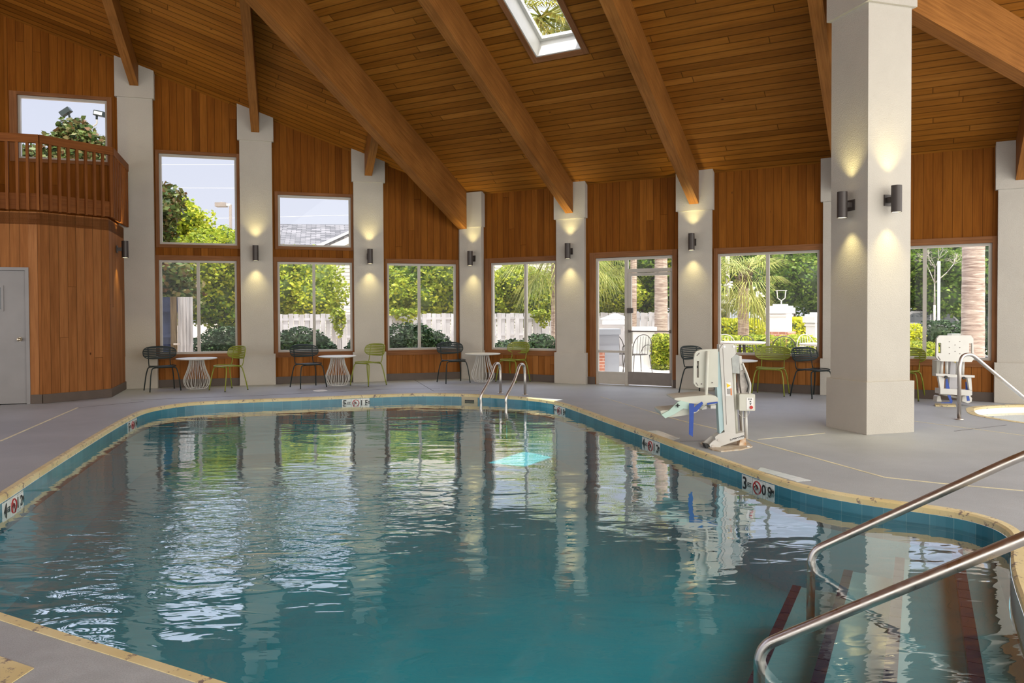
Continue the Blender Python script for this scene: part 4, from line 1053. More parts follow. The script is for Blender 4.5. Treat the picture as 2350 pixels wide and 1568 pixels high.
    for nm, pts, mt, rad in (('hose', [(1704, 834), (1712, 852), (1719, 872), (1722.5, 884), (1720, 905)], 'liftw', .010), ('cable', [(1709, 856), (1714.5, 875), (1718, 890), (1714, 900)], 'black', .006), ('wire_loop', [(1692, 945), (1699, 955), (1710, 960), (1719, 952), (1720, 943)], 'steel', .002)):
        rel(MB().tube(bez([at(x, y, Y+.05) for x, y in pts], 2), rad, 8).build(nm, M[mt]), r)
    m = MB(); m.tube([at(1711, 943, Y+.10), at(1713, 1008, Y+.10)], .017, 12); m.tube([at(1703, 943, Y+.05), at(1706, 1022, Y+.05)], .008, 8); rel(m.build('rear_post', M['liftw']), r)
    m = MB(); px_ext(m, [(1699, 1008), (1711, 1006), (1714, 1028), (1695.5, 1028)], Y+.04, .09); rel(m.build('rusty_foot', plain('rust_stained_white', (.70, .62, .50), .6, var=.1, vscale=22, col2=(.45, .20, .05))), r)
    m = MB(); m.box(at(1716.5, 1027, Y-.03), (.028, .028, .028)); rel(m.build('white_block', M['paper']), r)
    bx = MB(); px_ext(bx, rrect(1697, 905, 1733, 943, 2), Y-.02, .11); cb = rel(bx.build('control_box', M['plastic']), r)
    pl = MB(); px_ext(pl, rrect(1713.5, 913, 1729, 940.5, .6, 2), Y-.024, .0035); o = pl.build('label_plate', M['paper']); o.parent = cb
    k = MB(); c = at(1724.5, 935.5, Y-.034); k.tube([c, c+Vector((0, .012, 0))], .017, 18); o = k.build('stop_button', M['red']); o.parent = cb
    a_ = MB()
    px_ext(a_, [(1719.6, 923.5), (1722.2, 919.8), (1724.8, 923.5)], Y-.027, .003); px_ext(a_, [(1719.8, 926), (1725, 926), (1722.4, 929.7)], Y-.027, .003)
    for k_ in range(3): px_ext(a_, [(1718+k_*3, 915), (1719.3+k_*3, 915), (1719.3+k_*3, 918), (1718+k_*3, 918)], Y-.027, .003)
    o = a_.build('arrow_buttons', M['ink']); o.parent = cb
    # seat: back panel with hand slot, tube, pan, leg rest, foot rest, straps
    Ys = Y-.12
    bk = MB()
    px_ext(bk, [(1608, 803), (1648, 801), (1648, 889), (1604, 890), (1604, 867), (1604, 829)], Ys, .035)
    px_ext(bk, [(1598.5, 806.5), (1608, 803), (1604, 829), (1599, 829), (1594.5, 812)], Ys, .035); px_ext(bk, [(1592.3, 826), (1594.5, 812), (1599, 829), (1599, 867), (1592, 880), (1591.6, 872)], Ys, .035); px_ext(bk, [(1592, 880), (1599, 867), (1604, 867), (1604, 890), (1597, 887)], Ys, .035)
    sbk = rel(bk.build('seat_back', M['plastic']), r)
    d = MB()
    for p in ([(1598.5, 816), (1600, 817.5), (1606, 811), (1604.8, 809.5)], [(1596.5, 879), (1598, 878), (1603, 885), (1601.5, 886)]): px_ext(d, p, Ys-.004, .005)
    for x, y in ((1610, 881.5), (1635, 878.5), (1624.5, 816), (1623.5, 860)):
        c = at(x, y, Ys-.008); d.tube([c, c+Vector((0, .012, 0))], .007, 10)
    o = d.build('fixing', M['kick']); o.parent = sbk
    rel(MB().tube(fillet([at(x, y, Ys-.03) for x, y in ((1624, 806), (1622, 860), (1620, 925), (1606, 938))], .06), .0165, 12).build('seat_tube', M['plastic']), r)
    m = MB(); px_ext(m, bez2([(1547.4, 914.5), (1553, 913), (1600, 909), (1625.5, 906.8), (1648, 910), (1648, 928), (1623, 930), (1592, 926.7), (1563, 921), (1549, 919)]), Ys-.08, .38); rel(m.build('seat_pan', M['plastic']), r)
    m = MB(); px_ext(m, [(1555, 923.7), (1562, 920), (1582, 925), (1593, 929), (1592, 941), (1568, 938), (1548, 951), (1527, 960.4), (1518, 952), (1536, 942)], Ys-.10, .03); mint = plain('pale_mint_plastic', (.48, .64, .56), .4, var=.02); rel(m.build('leg_rest_side', mint), r)
    m = MB(); px_ext(m, [(1555, 923.7), (1562, 920), (1582, 925), (1592, 941), (1568, 938), (1548, 951), (1527, 960.4), (1518, 952), (1536, 942)], Ys+.26, .03); rel(m.build('leg_rest_side', mint), r)
    m = MB(); px_ext(m, bez2([(1515.3, 945), (1517, 942.5), (1530, 942), (1568, 938), (1607, 939), (1600, 946), (1588, 951), (1527, 960), (1519, 953)]), Ys-.07, .33); rel(m.build('foot_rest', M['plastic']), r)
    m = MB(); c = at(1555.5, 931, Ys-.115)
    for a in (0, PI/2): m.box(c, (.030*math.cos(a)+.009, .016, .030*math.sin(a)+.009))
    rel(m.build('black_knob', M['black']), r)
    m = MB(); px_ext(m, [(1581.5, 926), (1593, 927), (1591.5, 970), (1590, 1003), (1581, 997), (1582, 960)], Ys-.13, .004); px_ext(m, [(1592, 936), (1604, 926), (1611, 922), (1614, 926), (1606, 937), (1598, 945.5), (1592, 946)], Ys-.125, .004); px_ext(m, [(1623, 925), (1647, 922), (1647, 925.5), (1623, 929.5)], Ys-.10, .004)
    rel(m.build('blue_strap', M['strap']), r)
    m = MB(); px_ext(m, [(1610, 934), (1622, 931), (1622, 939), (1611, 941)], Ys, .2); px_ext(m, [(1631, 931), (1643, 930), (1643, 938), (1631, 938)], Ys, .2); rel(m.build('seat_bracket', M['liftw']), r)
def bez2(p):
    P = [Vector((x, y, 0)) for x, y in p]; P = bez(P, 1, True); return [(q.x, q.y) for q in P]
lift_near()
def lift_far():
    Y = 11.25
    r = thing('pool_lift', gp(2190, 924), 'white folded pool lift standing by the window right of the big pillar', 'pool lift')
    m = MB(); px_ext(m, [(2160, 770), (2224, 770), (2224, 831), (2160, 829.5)], Y-.30, .03)
    px_ext(m, [(2150, 777), (2156, 770), (2160, 770), (2160, 787), (2153.5, 787), (2149.5, 787)], Y-.30, .03); px_ext(m, [(2149.5, 787), (2153.5, 787), (2153.5, 811), (2148.5, 811)], Y-.30, .03); px_ext(m, [(2148.5, 811), (2160, 811), (2160, 829.5), (2153, 826), (2148.5, 820)], Y-.30, .03)
    px_ext(m, [(2224, 770), (2228, 770), (2234, 777), (2234, 788), (2224, 788)], Y-.30, .03); px_ext(m, [(2231, 788), (2234, 788), (2235, 814), (2231, 814)], Y-.30, .03); px_ext(m, [(2224, 814), (2235, 814), (2235, 824), (2230, 831), (2224, 831)], Y-.30, .03)
    bk = rel(m.build('seat_back', plain('off_white_plastic', (.66, .65, .60), .4, var=.02)), r)
    d = MB()
    for i, (x, y) in enumerate(((2179, 784.5), (2192, 792), (2179, 798), (2192, 807), (2179, 812), (2203, 784), (2203, 798), (2203, 812))):
        c = at(x, y, Y-.304); d.tube([c, c+Vector((0, .006, 0))], .007, 8)
    px_ext(d, [(2152, 819), (2153.5, 818), (2159, 826), (2157.5, 827)], Y-.304, .005)
    o = d.build('drain_hole', M['kick']); o.parent = bk
    m = MB(); px_ext(m, [(2182, 829), (2196, 829), (2198, 893), (2178, 893)], Y-.05, .12); rel(m.build('mast', plain('pale_grey_column', (.56, .55, .56), .5, var=.02)), r)
    m = MB()
    for xa, xb in ((2162, 2159), (2172.5, 2172), (2210, 2209), (2197.5, 2197)): m.tube([at(xa, 829, Y-.2), at(xb, 860, Y-.2)], .022, 10)
    rel(m.build('upright_tube', M['liftw']), r)
    m = MB(); px_ext(m, [(2148, 857.5), (2182, 859.5), (2237, 862), (2237, 867), (2182, 866), (2148, 862.5)], Y-.28, .06); rel(m.build('cross_bar', M['liftw']), r)
    m = MB(); px_ext(m, [(2153, 863), (2168, 866), (2166, 892), (2158, 892)], Y-.26, .04); px_ext(m, [(2220, 867), (2229, 867), (2231, 895), (2225, 895)], Y-.26, .04); px_ext(m, [(2158, 892), (2231, 896), (2231, 907), (2226, 909), (2158, 904)], Y-.28, .14); rel(m.build('seat_frame', M['liftw']), r)
    m = MB()
    for x, y in ((2172, 866), (2213, 868)):
        c = at(x, y, Y-.30); m.tube([c, c+Vector((0, .02, 0))], .021, 16)
    rel(m.build('black_knob', M['black']), r)
    m = MB()
    for p in ([(2170.5, 872), (2174, 869), (2180, 893), (2171, 893)], [(2216, 877), (2220.5, 876), (2223, 895), (2216.5, 895)], [(2164, 874), (2166, 874), (2165.5, 892), (2164.5, 892)], [(2174.5, 907), (2182, 908), (2183, 914), (2186.5, 921), (2184.5, 926), (2160, 925.5), (2160, 924.5), (2181, 923.5)], [(2218, 909), (2224, 909), (2226, 920), (2219.5, 920.5)]): px_ext(m, p, Y-.21 if p[0][1] < 900 else Y-.33, .006)
    rel(m.build('blue_strap', M['strap']), r)
    m = MB(); px_ext(m, [(2151, 910), (2154, 908), (2158, 909), (2161, 922), (2150, 922)], Y-.16, .1); px_ext(m, [(2209, 910), (2225, 907), (2231, 914), (2230, 922), (2222, 926), (2208, 921)], Y-.2, .14); m.tube([at(2156, 903, Y-.1), at(2208, 915, Y-.1)], .018, 8); rel(m.build('base_bracket', M['liftw']), r)
    m = MB(); m.box(at(2152, 845, Y-.0), (.10, .12, .24)); rel(m.build('control_box', M['plastic']), r)
    m = MB(); px_ext(m, [(2188, 829.5), (2197, 829.5), (2194, 834)], Y-.07, .004); rel(m.build('warning_triangle', M['yellow']), r)
    g = [gp(x, y) for x, y in ((2145, 929), (2192, 930), (2194, 934), (2147, 933))]; rel(MB().ext(g, Z*.02).build('floor_plate', M['coping']), r)
lift_far()

# ------------------------------------------------------------------ outside
GZ = -.12
rng = np.random.default_rng(7)
def leaves(name, blobs, n, size, mats, parent=None, seed=1, core=True, stretch=1.7, lump=.35, shell=(.72, 1.08), boxy=False):
    """a crown of separate leaves spread over lumpy ellipsoids; blobs = (centre, (rx, ry, rz))"""
    g = np.random.default_rng(seed); V = []; F = []; MI = []
    areas = np.array([b[1][0]*b[1][2]+b[1][1]*b[1][2]+b[1][0]*b[1][1] for b in blobs]); cnt = (n*areas/areas.sum()).astype(int)
    for (c, rad), k in zip(blobs, cnt):
        d = g.normal(size=(k, 3)); d /= np.linalg.norm(d, axis=1)[:, None]
        if boxy: d /= (np.abs(d)**5).sum(1)[:, None]**.2
        ph = g.uniform(0, 6.28, 6)
        lum = 1 + lump*(np.sin(d[:, 0]*6+ph[0])*np.sin(d[:, 1]*5+ph[1])+np.sin(d[:, 2]*7+ph[2])*np.cos(d[:, 0]*8+ph[3]))*.5
        rr = g.uniform(shell[0], shell[1], k)*lum
        P = np.array(c)+d*np.array(rad)*rr[:, None]
        a = g.normal(size=(k, 3)); a /= np.linalg.norm(a, axis=1)[:, None]; a[:, 2] *= .7
        nn = d*1.0+g.normal(size=(k, 3))*.8; b = np.cross(a, nn); b /= np.linalg.norm(b, axis=1)[:, None]+1e-9
        s = size*g.uniform(.6, 1.25, k)[:, None]
        base = len(V)*0
        q = np.stack([P-a*s*stretch*.5, P+b*s*.5, P+a*s*stretch*.5, P-b*s*.5], 1).reshape(-1, 3)
        off = sum(len(x) for x in V); V.append(q)
        F += [(off+4*i, off+4*i+1, off+4*i+2, off+4*i+3) for i in range(k)]; MI += [0]*k
    V = [tuple(x) for arr in V for x in arr]
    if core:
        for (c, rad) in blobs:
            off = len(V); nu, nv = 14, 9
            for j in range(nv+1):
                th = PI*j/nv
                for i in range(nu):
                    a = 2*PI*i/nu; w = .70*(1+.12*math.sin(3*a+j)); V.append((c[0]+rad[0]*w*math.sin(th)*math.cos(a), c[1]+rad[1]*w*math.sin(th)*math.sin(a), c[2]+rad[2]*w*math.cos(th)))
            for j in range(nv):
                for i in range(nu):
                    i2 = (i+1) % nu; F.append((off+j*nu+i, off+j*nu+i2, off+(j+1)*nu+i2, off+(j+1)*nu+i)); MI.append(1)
    me = bpy.data.meshes.new(name); me.from_pydata(V, [], F)
    for mm in mats: me.materials.append(mm)
    me.polygons.foreach_set('material_index', MI); me.update()
    o = bpy.data.objects.new(name, me); COL.objects.link(o)
    if parent: rel(o, parent)
    return o
def crown(c, R, k, g, flat=.8):
    """a cluster of overlapping lumps"""
    out = [(tuple(c), (R*.75, R*.6, R*.75*flat))]
    for i in range(k):
        a = g.uniform(0, 6.28); e = g.uniform(-.7, 1.0); rr = R*.62
        out.append(((c[0]+rr*math.cos(a)*math.cos(e), c[1]+rr*.8*math.sin(a)*math.cos(e), c[2]+rr*math.sin(e)*flat), (R*.42, R*.4, R*.38)))
    return out
def tree(px, py, Y, R, label, leaf='leaf_m', n=5000, size=.12, seed=1, trunk=True, k=8, flat=.85, group='trees beyond the fence', core='core', rx=1.0, name='leafy_tree', cat='tree'):
    c = at(px, py, Y); g = np.random.default_rng(seed)
    r = thing(name, (c.x, c.y, GZ), label, cat, group)
    bl = [((c[0]+(b[0][0]-c[0])*rx, b[0][1], b[0][2]), (b[1][0]*rx, b[1][1], b[1][2])) for b in crown(c, R, k, g, flat)]
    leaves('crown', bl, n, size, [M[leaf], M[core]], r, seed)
    if trunk:
        t = MB(); t.tube([(c.x, c.y, GZ), (c.x+.05, c.y, (GZ+c.z)*.45), (c.x, c.y+.1, c.z)], [.12*R/1.5, .09*R/1.5, .04], 8); rel(t.build('trunk', M['trunk']), r)
    return r
# ground, patio, road
S(MB().poly([PL(60, GZ, -.15), PL(.05, GZ, -.15), PR(-.05, GZ, -.15), PR(45, GZ, -.15), (90, 120, GZ), (-90, 120, GZ)]).build('ground_outside', M['ground']))
p_ = MB(); p_.ext([PR(1.5, 0, -.17)+Z*GZ, PR(13, 0, -.17)+Z*GZ, PR(13, 0, -6.5)+Z*GZ, PR(1.5, 0, -6.5)+Z*GZ], Z*.10); S(p_.build('patio_slab', M['patio']))
S(MB().poly([(6, 26, GZ+.01), (40, 20, GZ+.01), (50, 60, GZ+.01), (8, 60, GZ+.01)]).build('road_parking', M['asphalt']))
# white board fence
fa, fb = at(585, 722, 21.0), at(1550, 716, 25.5)
fa.z = fb.z = 0; fd = (fb-fa); FL = fd.length; fd.normalize(); fn = Vector((fd.y, -fd.x, 0)); fn = fn if fn.y < 0 else -fn
r = thing('board_fence', fa+Z*GZ, 'white shadowbox board fence running behind the shrubs', 'fence')
FT = 1.40
m = MB(); k = 0; s = 0.0
while s < FL:
    o_ = .03 if k % 2 == 0 else .0
    c = fa+fd*(s+.075)+fn*o_; m.box(c+Z*((FT+GZ-.3)/2), (.135, .018, FT-GZ+.3-.02*(k % 3)), (fd, fn, Z)); s += .148; k += 1
for z in (1.24, .72, .15): m.box((fa+fb)/2+fn*.012+Z*z, (FL, .02, .07), (fd, fn, Z))
rel(m.build('fence_boards', M['fencew']), r)
m = MB(); s = 0.0
while s < FL: m.box(fa+fd*s-fn*.06+Z*.5, (.09, .09, 1.6), (fd, fn, Z)); s += 2.4
rel(m.build('fence_post_row', M['fencew']), r)
# blue gate fence seen through the first window
Yg = 16.9
r = thing('wooden_gate', at(402, 800, Yg), 'dark blue slatted wooden gate panel seen through the first window', 'gate')
def pxb(mb, x0, x1, y0, y1, Y, dep, m=0):
    a, b = at(x0, y1, Y), at(x1, y0, Y); mb.box(((a.x+b.x)/2, Y+dep/2, (a.z+b.z)/2), (b.x-a.x, dep, b.z-a.z), m=m)
m = MB()
for x0, x1 in ((357, 369), (370.5, 386.5), (388.5, 404)): pxb(m, x0, x1, 682, 876, Yg, .025)
rel(m.build('gate_board', M['fenceb']), r)
m = MB(); pxb(m, 357, 406, 683, 717, Yg-.03, .03); pxb(m, 357, 406, 766, 775, Yg-.03, .03); rel(m.build('gate_rail', M['fenceb']), r)
m = MB(); pxb(m, 396, 403, 760, 800, Yg-.08, .04); rel(m.build('latch_board', M['postb']), r)
m = MB(); pxb(m, 398, 413, 788, 792, Yg-.12, .03); rel(m.build('latch_bolt', M['steel']), r)
r = thing('fence_panel', at(425, 800, Yg), 'weathered pale board panel beside the blue gate in the first window', 'fence')
m = MB()
for k in range(4): pxb(m, 409.5+k*8, 417+k*8, 682, 876, Yg+.02*k, .03)
rel(m.build('panel_board', M['fenceg']), r)
o = MB(); pxb(o, 393, 404, 681, 876, Yg-.06, .05); o = o.build('timber_post', M['postb']); tag(o, 'dark brown timber post standing against the blue gate', 'post')
# trees and shrubs
A = [
 (615, 668, 25, 1.9, 'yellow green tree crown filling the left pane of the second window', 'leaf_y', 1), (705, 655, 25, 1.75, 'bushy tree behind the second window pair, left of the pale siding', 'leaf_y', 2),
 (905, 690, 25.5, 1.35, 'yellow green shrub tree in the left pane of the third window', 'leaf_y', 3), (955, 645, 26, 1.5, 'dark leaved tree behind the mullion of the third window', 'leaf_m', 4), (1015, 672, 25.5, 1.5, 'bright tree in the right pane of the third window', 'leaf_y', 5),
 (1150, 680, 26, 1.45, 'bright leafy tree in the left pane of the window behind the ladder', 'leaf_y', 6), (1235, 690, 26, 1.5, 'bright leafy tree in the right pane of the window behind the ladder', 'leaf_y', 7),
 (1385, 680, 27, 1.6, 'bushy tree behind the fixed sidelight of the exit door', 'leaf_y', 8), (1475, 655, 28, 2.0, 'bushy tree between the palm trunks behind the exit door', 'leaf_m', 9), (1560, 640, 28, 2.0, 'bright tree right of the thick palm trunk in the door', 'leaf_y', 10)]
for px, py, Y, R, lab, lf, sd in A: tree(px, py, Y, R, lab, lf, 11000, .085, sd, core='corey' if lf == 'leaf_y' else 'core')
tree(420, 650, 24, 2.1, 'leafy tree behind the weathered panel in the first window', 'leaf_y', 14000, .085, 21, core='corey'); tree(525, 640, 24.5, 2.0, 'leafy tree in the right pane of the first window', 'leaf_y', 14000, .085, 22, core='corey')
tree(500, 705, 24, 1.1, 'dark shaded tree just above the fence in the first window', 'leaf_m', 3500, .11, 23)
tree(425, 522, 27, 1.35, 'bright green tree top in the upper first window', 'leaf_y', 6000, .11, 24, core='corey'); tree(520, 583, 30, 1.3, 'distant olive tree top beside the lamp post', 'leaf_m', 3500, .12, 25, trunk=False)
tree(316, 500, 22, 1.35, 'magnolia with rusty leaves at the left of the upper first window', 'leaf_r', 6500, .12, 26, k=12, flat=1.3)
tree(345, 660, 20, 1.3, 'lower magnolia boughs at the left edge of the first window', 'leaf_r', 4000, .11, 27)
c = at(172, 360, 23); r = thing('magnolia_tree', (c.x, c.y, GZ), 'pointed magnolia tree behind the balcony window', 'tree', 'trees beyond the fence')
bl = [(tuple(at(168, 300, 23)), (.42, .4, .38)), (tuple(at(150, 325, 23)), (.55, .5, .3)), (tuple(at(190, 325, 23)), (.6, .5, .35)), (tuple(at(150, 375, 23)), (1.5, .9, .55)), (tuple(at(240, 365, 23)), (.6, .6, .55)), (tuple(at(70, 372, 23)), (.7, .5, .35)), (tuple(at(150, 430, 23)), (2.0, 1.2, .8))]
leaves('crown', bl, 8000, .13, [M['leaf_r'], M['core']], r, 31)
rel(MB().tube([(c.x, c.y, GZ), (c.x, c.y, c.z)], .15, 8).build('trunk', M['trunk']), r)
B = [(1660, 640, 29, 2.2, 'flowering tree behind the white post in the fourth window', 'leaf_m', 41), (1745, 640, 30, 2.2, 'leafy tree behind the palm in the wide window', 'leaf_m', 42), (1815, 625, 30, 2.5, 'large pale green tree behind the white garden pier', 'leaf_m', 43), (1890, 650, 31, 2.4, 'leafy tree at the right side of the wide window', 'leaf_m', 44), (1700, 560, 31, 2.2, 'tree top above the palm crown', 'leaf_m', 45),
     (2105, 640, 30, 2.4, 'sunlit tree left of the mullion in the last window', 'leaf_m', 46), (2165, 600, 33, 2.6, 'dark tree behind the bare twigs in the last window', 'leaf_m', 47), (2200, 680, 31, 1.8, 'shaded tree behind the parked cars', 'leaf_d', 48), (2290, 620, 31, 2.8, 'dark tree right of the thick palm trunk', 'leaf_d', 49), (2050, 600, 33, 2.6, 'tree partly hidden behind the big pillar', 'leaf_m', 50), (1960, 600, 33, 2.4, 'tree hidden mostly behind the square pillar', 'leaf_m', 51)]
for px, py, Y, R, lab, lf, sd in B: tree(px, py, Y, R, lab, lf, 14000, .095, sd, group='trees beyond the garden')
def hedge(x0, x1, y0, y1, Y, dep, label, leaf, n, size, seed, core='core', name='hedge', cat='hedge'):
    a, b = at(x0, y1, Y), at(x1, y0, Y); g = np.random.default_rng(seed); a.z = min(a.z, GZ+.05); L = b.x-a.x; H = b.z-a.z; k = max(1, int(L/(H*.9)))
    r = thing(name, ((a.x+b.x)/2, Y, GZ), label, cat)
    bl = [((a.x+L*(i+.5)/k, Y+dep*.5, a.z+H*.5), (L/k*(.72 if name == 'shrub' else .5), dep*.55, H*.5)) for i in range(k)]
    leaves('foliage', bl, n, size, [M[leaf], M[core]], r, seed, lump=.10 if name == 'shrub' else .04, shell=(.85, 1.05), boxy=(name != 'shrub')); return r
hedge(446, 560, 752, 835, 17.4, .9, 'dark rounded shrub behind the right pane of the first window', 'leaf_d', 3800, .055, 61, name='shrub', cat='shrub')
hedge(628, 728, 753, 830, 17.2, .9, 'dark shrub behind the left pane of the second window', 'leaf_d', 3800, .055, 62, name='shrub', cat='shrub'); hedge(712, 758, 778, 830, 17.5, .7, 'small shrub at the middle of the second window', 'leaf_d', 1200, .055, 63, name='shrub', cat='shrub'); hedge(792, 830, 778, 825, 17.6, .6, 'small shrub at the right corner of the second window', 'leaf_d', 900, .055, 64, name='shrub', cat='shrub')
hedge(880, 990, 743, 830, 17.6, .9, 'large dark shrub filling the bottom of the third window', 'leaf_d', 4200, .055, 65, name='shrub', cat='shrub'); hedge(960, 1022, 762, 830, 17.9, .8, 'sloping dark shrub at the right of the third window', 'leaf_d', 1800, .055, 66, name='shrub', cat='shrub')
hedge(1132, 1206, 781, 835, 18.0, .7, 'low dark shrub left of the mullion behind the ladder', 'leaf_d', 1600, .055, 67, name='shrub', cat='shrub'); hedge(1205, 1275, 768, 835, 18.2, .9, 'taller dark shrub right of the mullion behind the ladder', 'leaf_d', 2200, .055, 68, name='shrub', cat='shrub')
hedge(1506, 1552, 770, 838, 18.3, .8, 'clipped green hedge seen low in the exit door', 'leaf_y', 2600, .06, 69, 'corey'); 
hedge(1630, 1768, 733, 790, 25.5, 1.2, 'golden hedge behind the palm trunk in the wide window', 'leaf_h', 4200, .085, 70, 'corey'); hedge(1808, 1900, 730, 795, 25.5, 1.2, 'golden hedge right of the white garden pier', 'leaf_h', 3600, .085, 71, 'corey')
hedge(1640, 1885, 772, 850, 18.6, 1.0, 'low green hedge behind the patio furniture', 'leaf_y', 7000, .06, 72, 'corey'); hedge(2060, 2175, 788, 850, 14.8, .8, 'low green hedge under the last window', 'leaf_y', 3600, .05, 73, 'corey'); hedge(2060, 2130, 745, 775, 24, 1.2, 'clipped hedge in front of the silver car', 'leaf_h', 2200, .07, 74, 'corey'); hedge(2138, 2300, 738, 778, 24, 1.2, 'dark hedge below the parked cars', 'leaf_d', 4200, .07, 75)
# vine hanging over the fence
for (x0, x1, y0, y1, lab, sd) in ((1225, 1262, 715, 760, 'vine hanging over the fence behind the ladder', 81), (765, 790, 715, 790, 'long vine hanging over the fence in the second window', 82), (900, 960, 712, 750, 'vine hanging over the fence in the third window', 83)):
    yy = fa.y + (at((x0+x1)/2, y0, 22).x-fa.x)/fd.x*fd.y - .25
    a, b = at(x0, y1, yy), at(x1, y0, yy); w_ = b.x-a.x; h_ = b.z-a.z; o = leaves('hanging_vine', [((a.x+w_*.30, yy, b.z-h_*.12), (w_*.55, .14, h_*.22)), ((a.x+w_*.62, yy, b.z-h_*.42), (w_*.26, .10, h_*.42)), ((a.x+w_*.2, yy, b.z-h_*.3), (w_*.12, .10, h_*.28)), ((a.x+w_*.95, yy, b.z-h_*.22), (w_*.12, .10, h_*.26))], 420, .075, [M['leaf_y'], M['corey']], None, sd, core=False); tag(o, lab, 'vine')
# flowers on the tree by the white post
g = np.random.default_rng(5); m = MB()
for k in range(26):
    c = at(1652+g.uniform(0, 100), 635+g.uniform(0, 110), 26.6+g.uniform(0, .4))
    for j in range(4): m.box(c+Vector(g.normal(size=3)*.05), (.09, .03, .06))
tag(m.build('white_blossoms', M['whitepaint']), 'white blossoms scattered over the tree in the wide window', 'flowers', kind='stuff')

# palms
def palm(px, Y, w, top, label, fronds=0, lean=0.0, seed=1, skirt=True, fl=1.5):
    c = at(px, 716, Y); r = thing('palm_tree', (c.x, c.y, GZ), label, 'palm', 'palms outside')
    t = MB(); n = 26; pts = []; rad = []
    for i in range(n+1):
        z = GZ + (top-GZ)*i/n; pts.append((c.x+lean*i/n, c.y, z)); rad.append(w/2*(1.12-.15*i/n)*(1+.035*(i % 2)))
    t.tube(pts, rad, 18); rel(t.build('trunk', M['palmbark']), r)
    if fronds:
        g = np.random.default_rng(seed); f = MB(); tp = Vector(pts[-1])
        for k in range(fronds):
            a = 2*PI*k/fronds*1.618*3; e = g.uniform(-1.1, .9); L = fl*g.uniform(.8, 1.1)
            d = Vector((math.cos(a)*math.cos(e), math.sin(a)*math.cos(e), math.sin(e)))
            stem = [tp + d*(L*.45*s_) + Z*(.05-.18*s_*s_)*L for s_ in (0, .5, 1)]
            f.tube(stem, [.022, .018, .012], 5); hub = stem[-1]
            sd_ = d.cross(Z).normalized(); u_ = sd_.cross(d)
            for j in range(26):
                b_ = -1.9 + 3.8*j/25; dd = (d*math.cos(b_) + sd_*math.sin(b_)).normalized(); ll = L*.62*(1-.12*abs(b_))
                p0 = hub; p1 = hub + dd*ll*.55 + u_*.04; p2 = hub + dd*ll - Z*ll*.28; wv = dd.cross(Z).normalized()*.014
                f.poly([p0, p1+wv, p2, p1-wv])
        rel(f.build('fronds', M['leaf_p']), r)
        if skirt:
            sk_ = MB()
            for k in range(60):
                a = g.uniform(0, 6.28); z = top-g.uniform(0, .55); R_ = w/2*1.05
                p = Vector((tp.x+R_*math.cos(a), tp.y+R_*math.sin(a), z)); sk_.bar(p, p+Vector((math.cos(a)*.12, math.sin(a)*.12, .16)), .05, .02)
            rel(sk_.build('boot_stubs', M['postb']), r)
    return r
palm(1517, 20.0, .315, 5.2, 'thick palm trunk seen through the exit door', 18, 0, 3, fl=1.8); palm(1452, 24.0, .20, 4.6, 'slim leaning palm trunk at the hinge side of the exit door', 14, .05, 4)
palm(1274, 20.5, .20, at(1274, 560, 20.5).z, 'palm at the right edge of the window behind the ladder, crown drooping into the glass', 30, 0, 8, fl=1.9)
palm(1706, 23.5, .31, at(1706, 622, 23.5).z, 'short palm with a full crown in the wide window', 30, 0, 6, fl=1.7)
palm(2233, 14.6, .36, 5.4, 'thick ringed palm trunk close behind the last window', 0, 0, 7)
palm(1365, 25.0, .2, at(1365, 580, 25).z, 'palm crown drooping beside the exit door sidelight', 24, 0, 9, fl=1.8)
# palm crown above the skylight
_e = Vector((0, 0, EYE)); sc_ = _e + (RP(3.68, 3.75) - _e)*1.42
r = thing('palm_tree', (sc_.x, sc_.y, sc_.z), 'palm fronds hanging over the skylight', 'palm', 'palms outside')
g = np.random.default_rng(12); f = MB()
for k in range(34):
    tp = sc_.copy(); a = g.uniform(0, 6.28); e = g.uniform(-1.3, .5); L = 1.5
    d = Vector((math.cos(a)*math.cos(e), math.sin(a)*math.cos(e), math.sin(e))); hub = tp+d*L*.3; sd_ = d.cross(Z).normalized()
    f.tube([tp, hub], .018, 5)
    for j in range(22):
        b_ = -1.6+3.2*j/21; dd = (d*math.cos(b_)+sd_*math.sin(b_)).normalized(); p1 = hub+dd*L*.4; p2 = hub+dd*L*.72-Z*.25; wv = dd.cross(Z).normalized()*.02; f.poly([hub, p1+wv, p2, p1-wv])
rel(f.build('fronds', M['leaf_p']), r)

# house beyond the fence
r = thing('neighbour_house', at(900, 700, 33), 'pale house with grey shingle roof and horizontal siding beyond the fence', 'house')
hY = 33.0
m = MB(); w0 = at(728, 700, hY); w1 = at(1290, 700, hY); pk = at(1005, 455, hY); ez0 = at(728, 578, hY).z; ez1 = ez0
pts = [(w0.x, hY, GZ), (w1.x, hY, GZ), (w1.x, hY, ez1), (pk.x, hY, pk.z), (w0.x, hY, ez0)]
m.poly(pts, [(p[0], p[2]) for p in pts]); m.poly([(p[0], p[1]+.2, p[2]) for p in reversed(pts)], [(p[0], p[2]) for p in reversed(pts)])
rel(m.build('gable_wall', M['siding']), r)
m = MB()
for e in ((w0.x-.5, ez0-.25), (w1.x+.5, ez1-.25)):
    m.bar((e[0], hY-.25, e[1]), (pk.x, hY-.25, pk.z-.05), .06, .50)
rel(m.build('rake_board', M['whitepaint']), r)
m = MB(); e = w0.x-.6
m.hexa([(e, hY-.3, ez0-.3), (pk.x, hY-.3, pk.z+.06), (pk.x, hY+9, pk.z+.06), (e, hY+9, ez0-.3), (e, hY-.3, ez0-.18), (pk.x, hY-.3, pk.z+.2), (pk.x, hY+9, pk.z+.2), (e, hY+9, ez0-.18)])
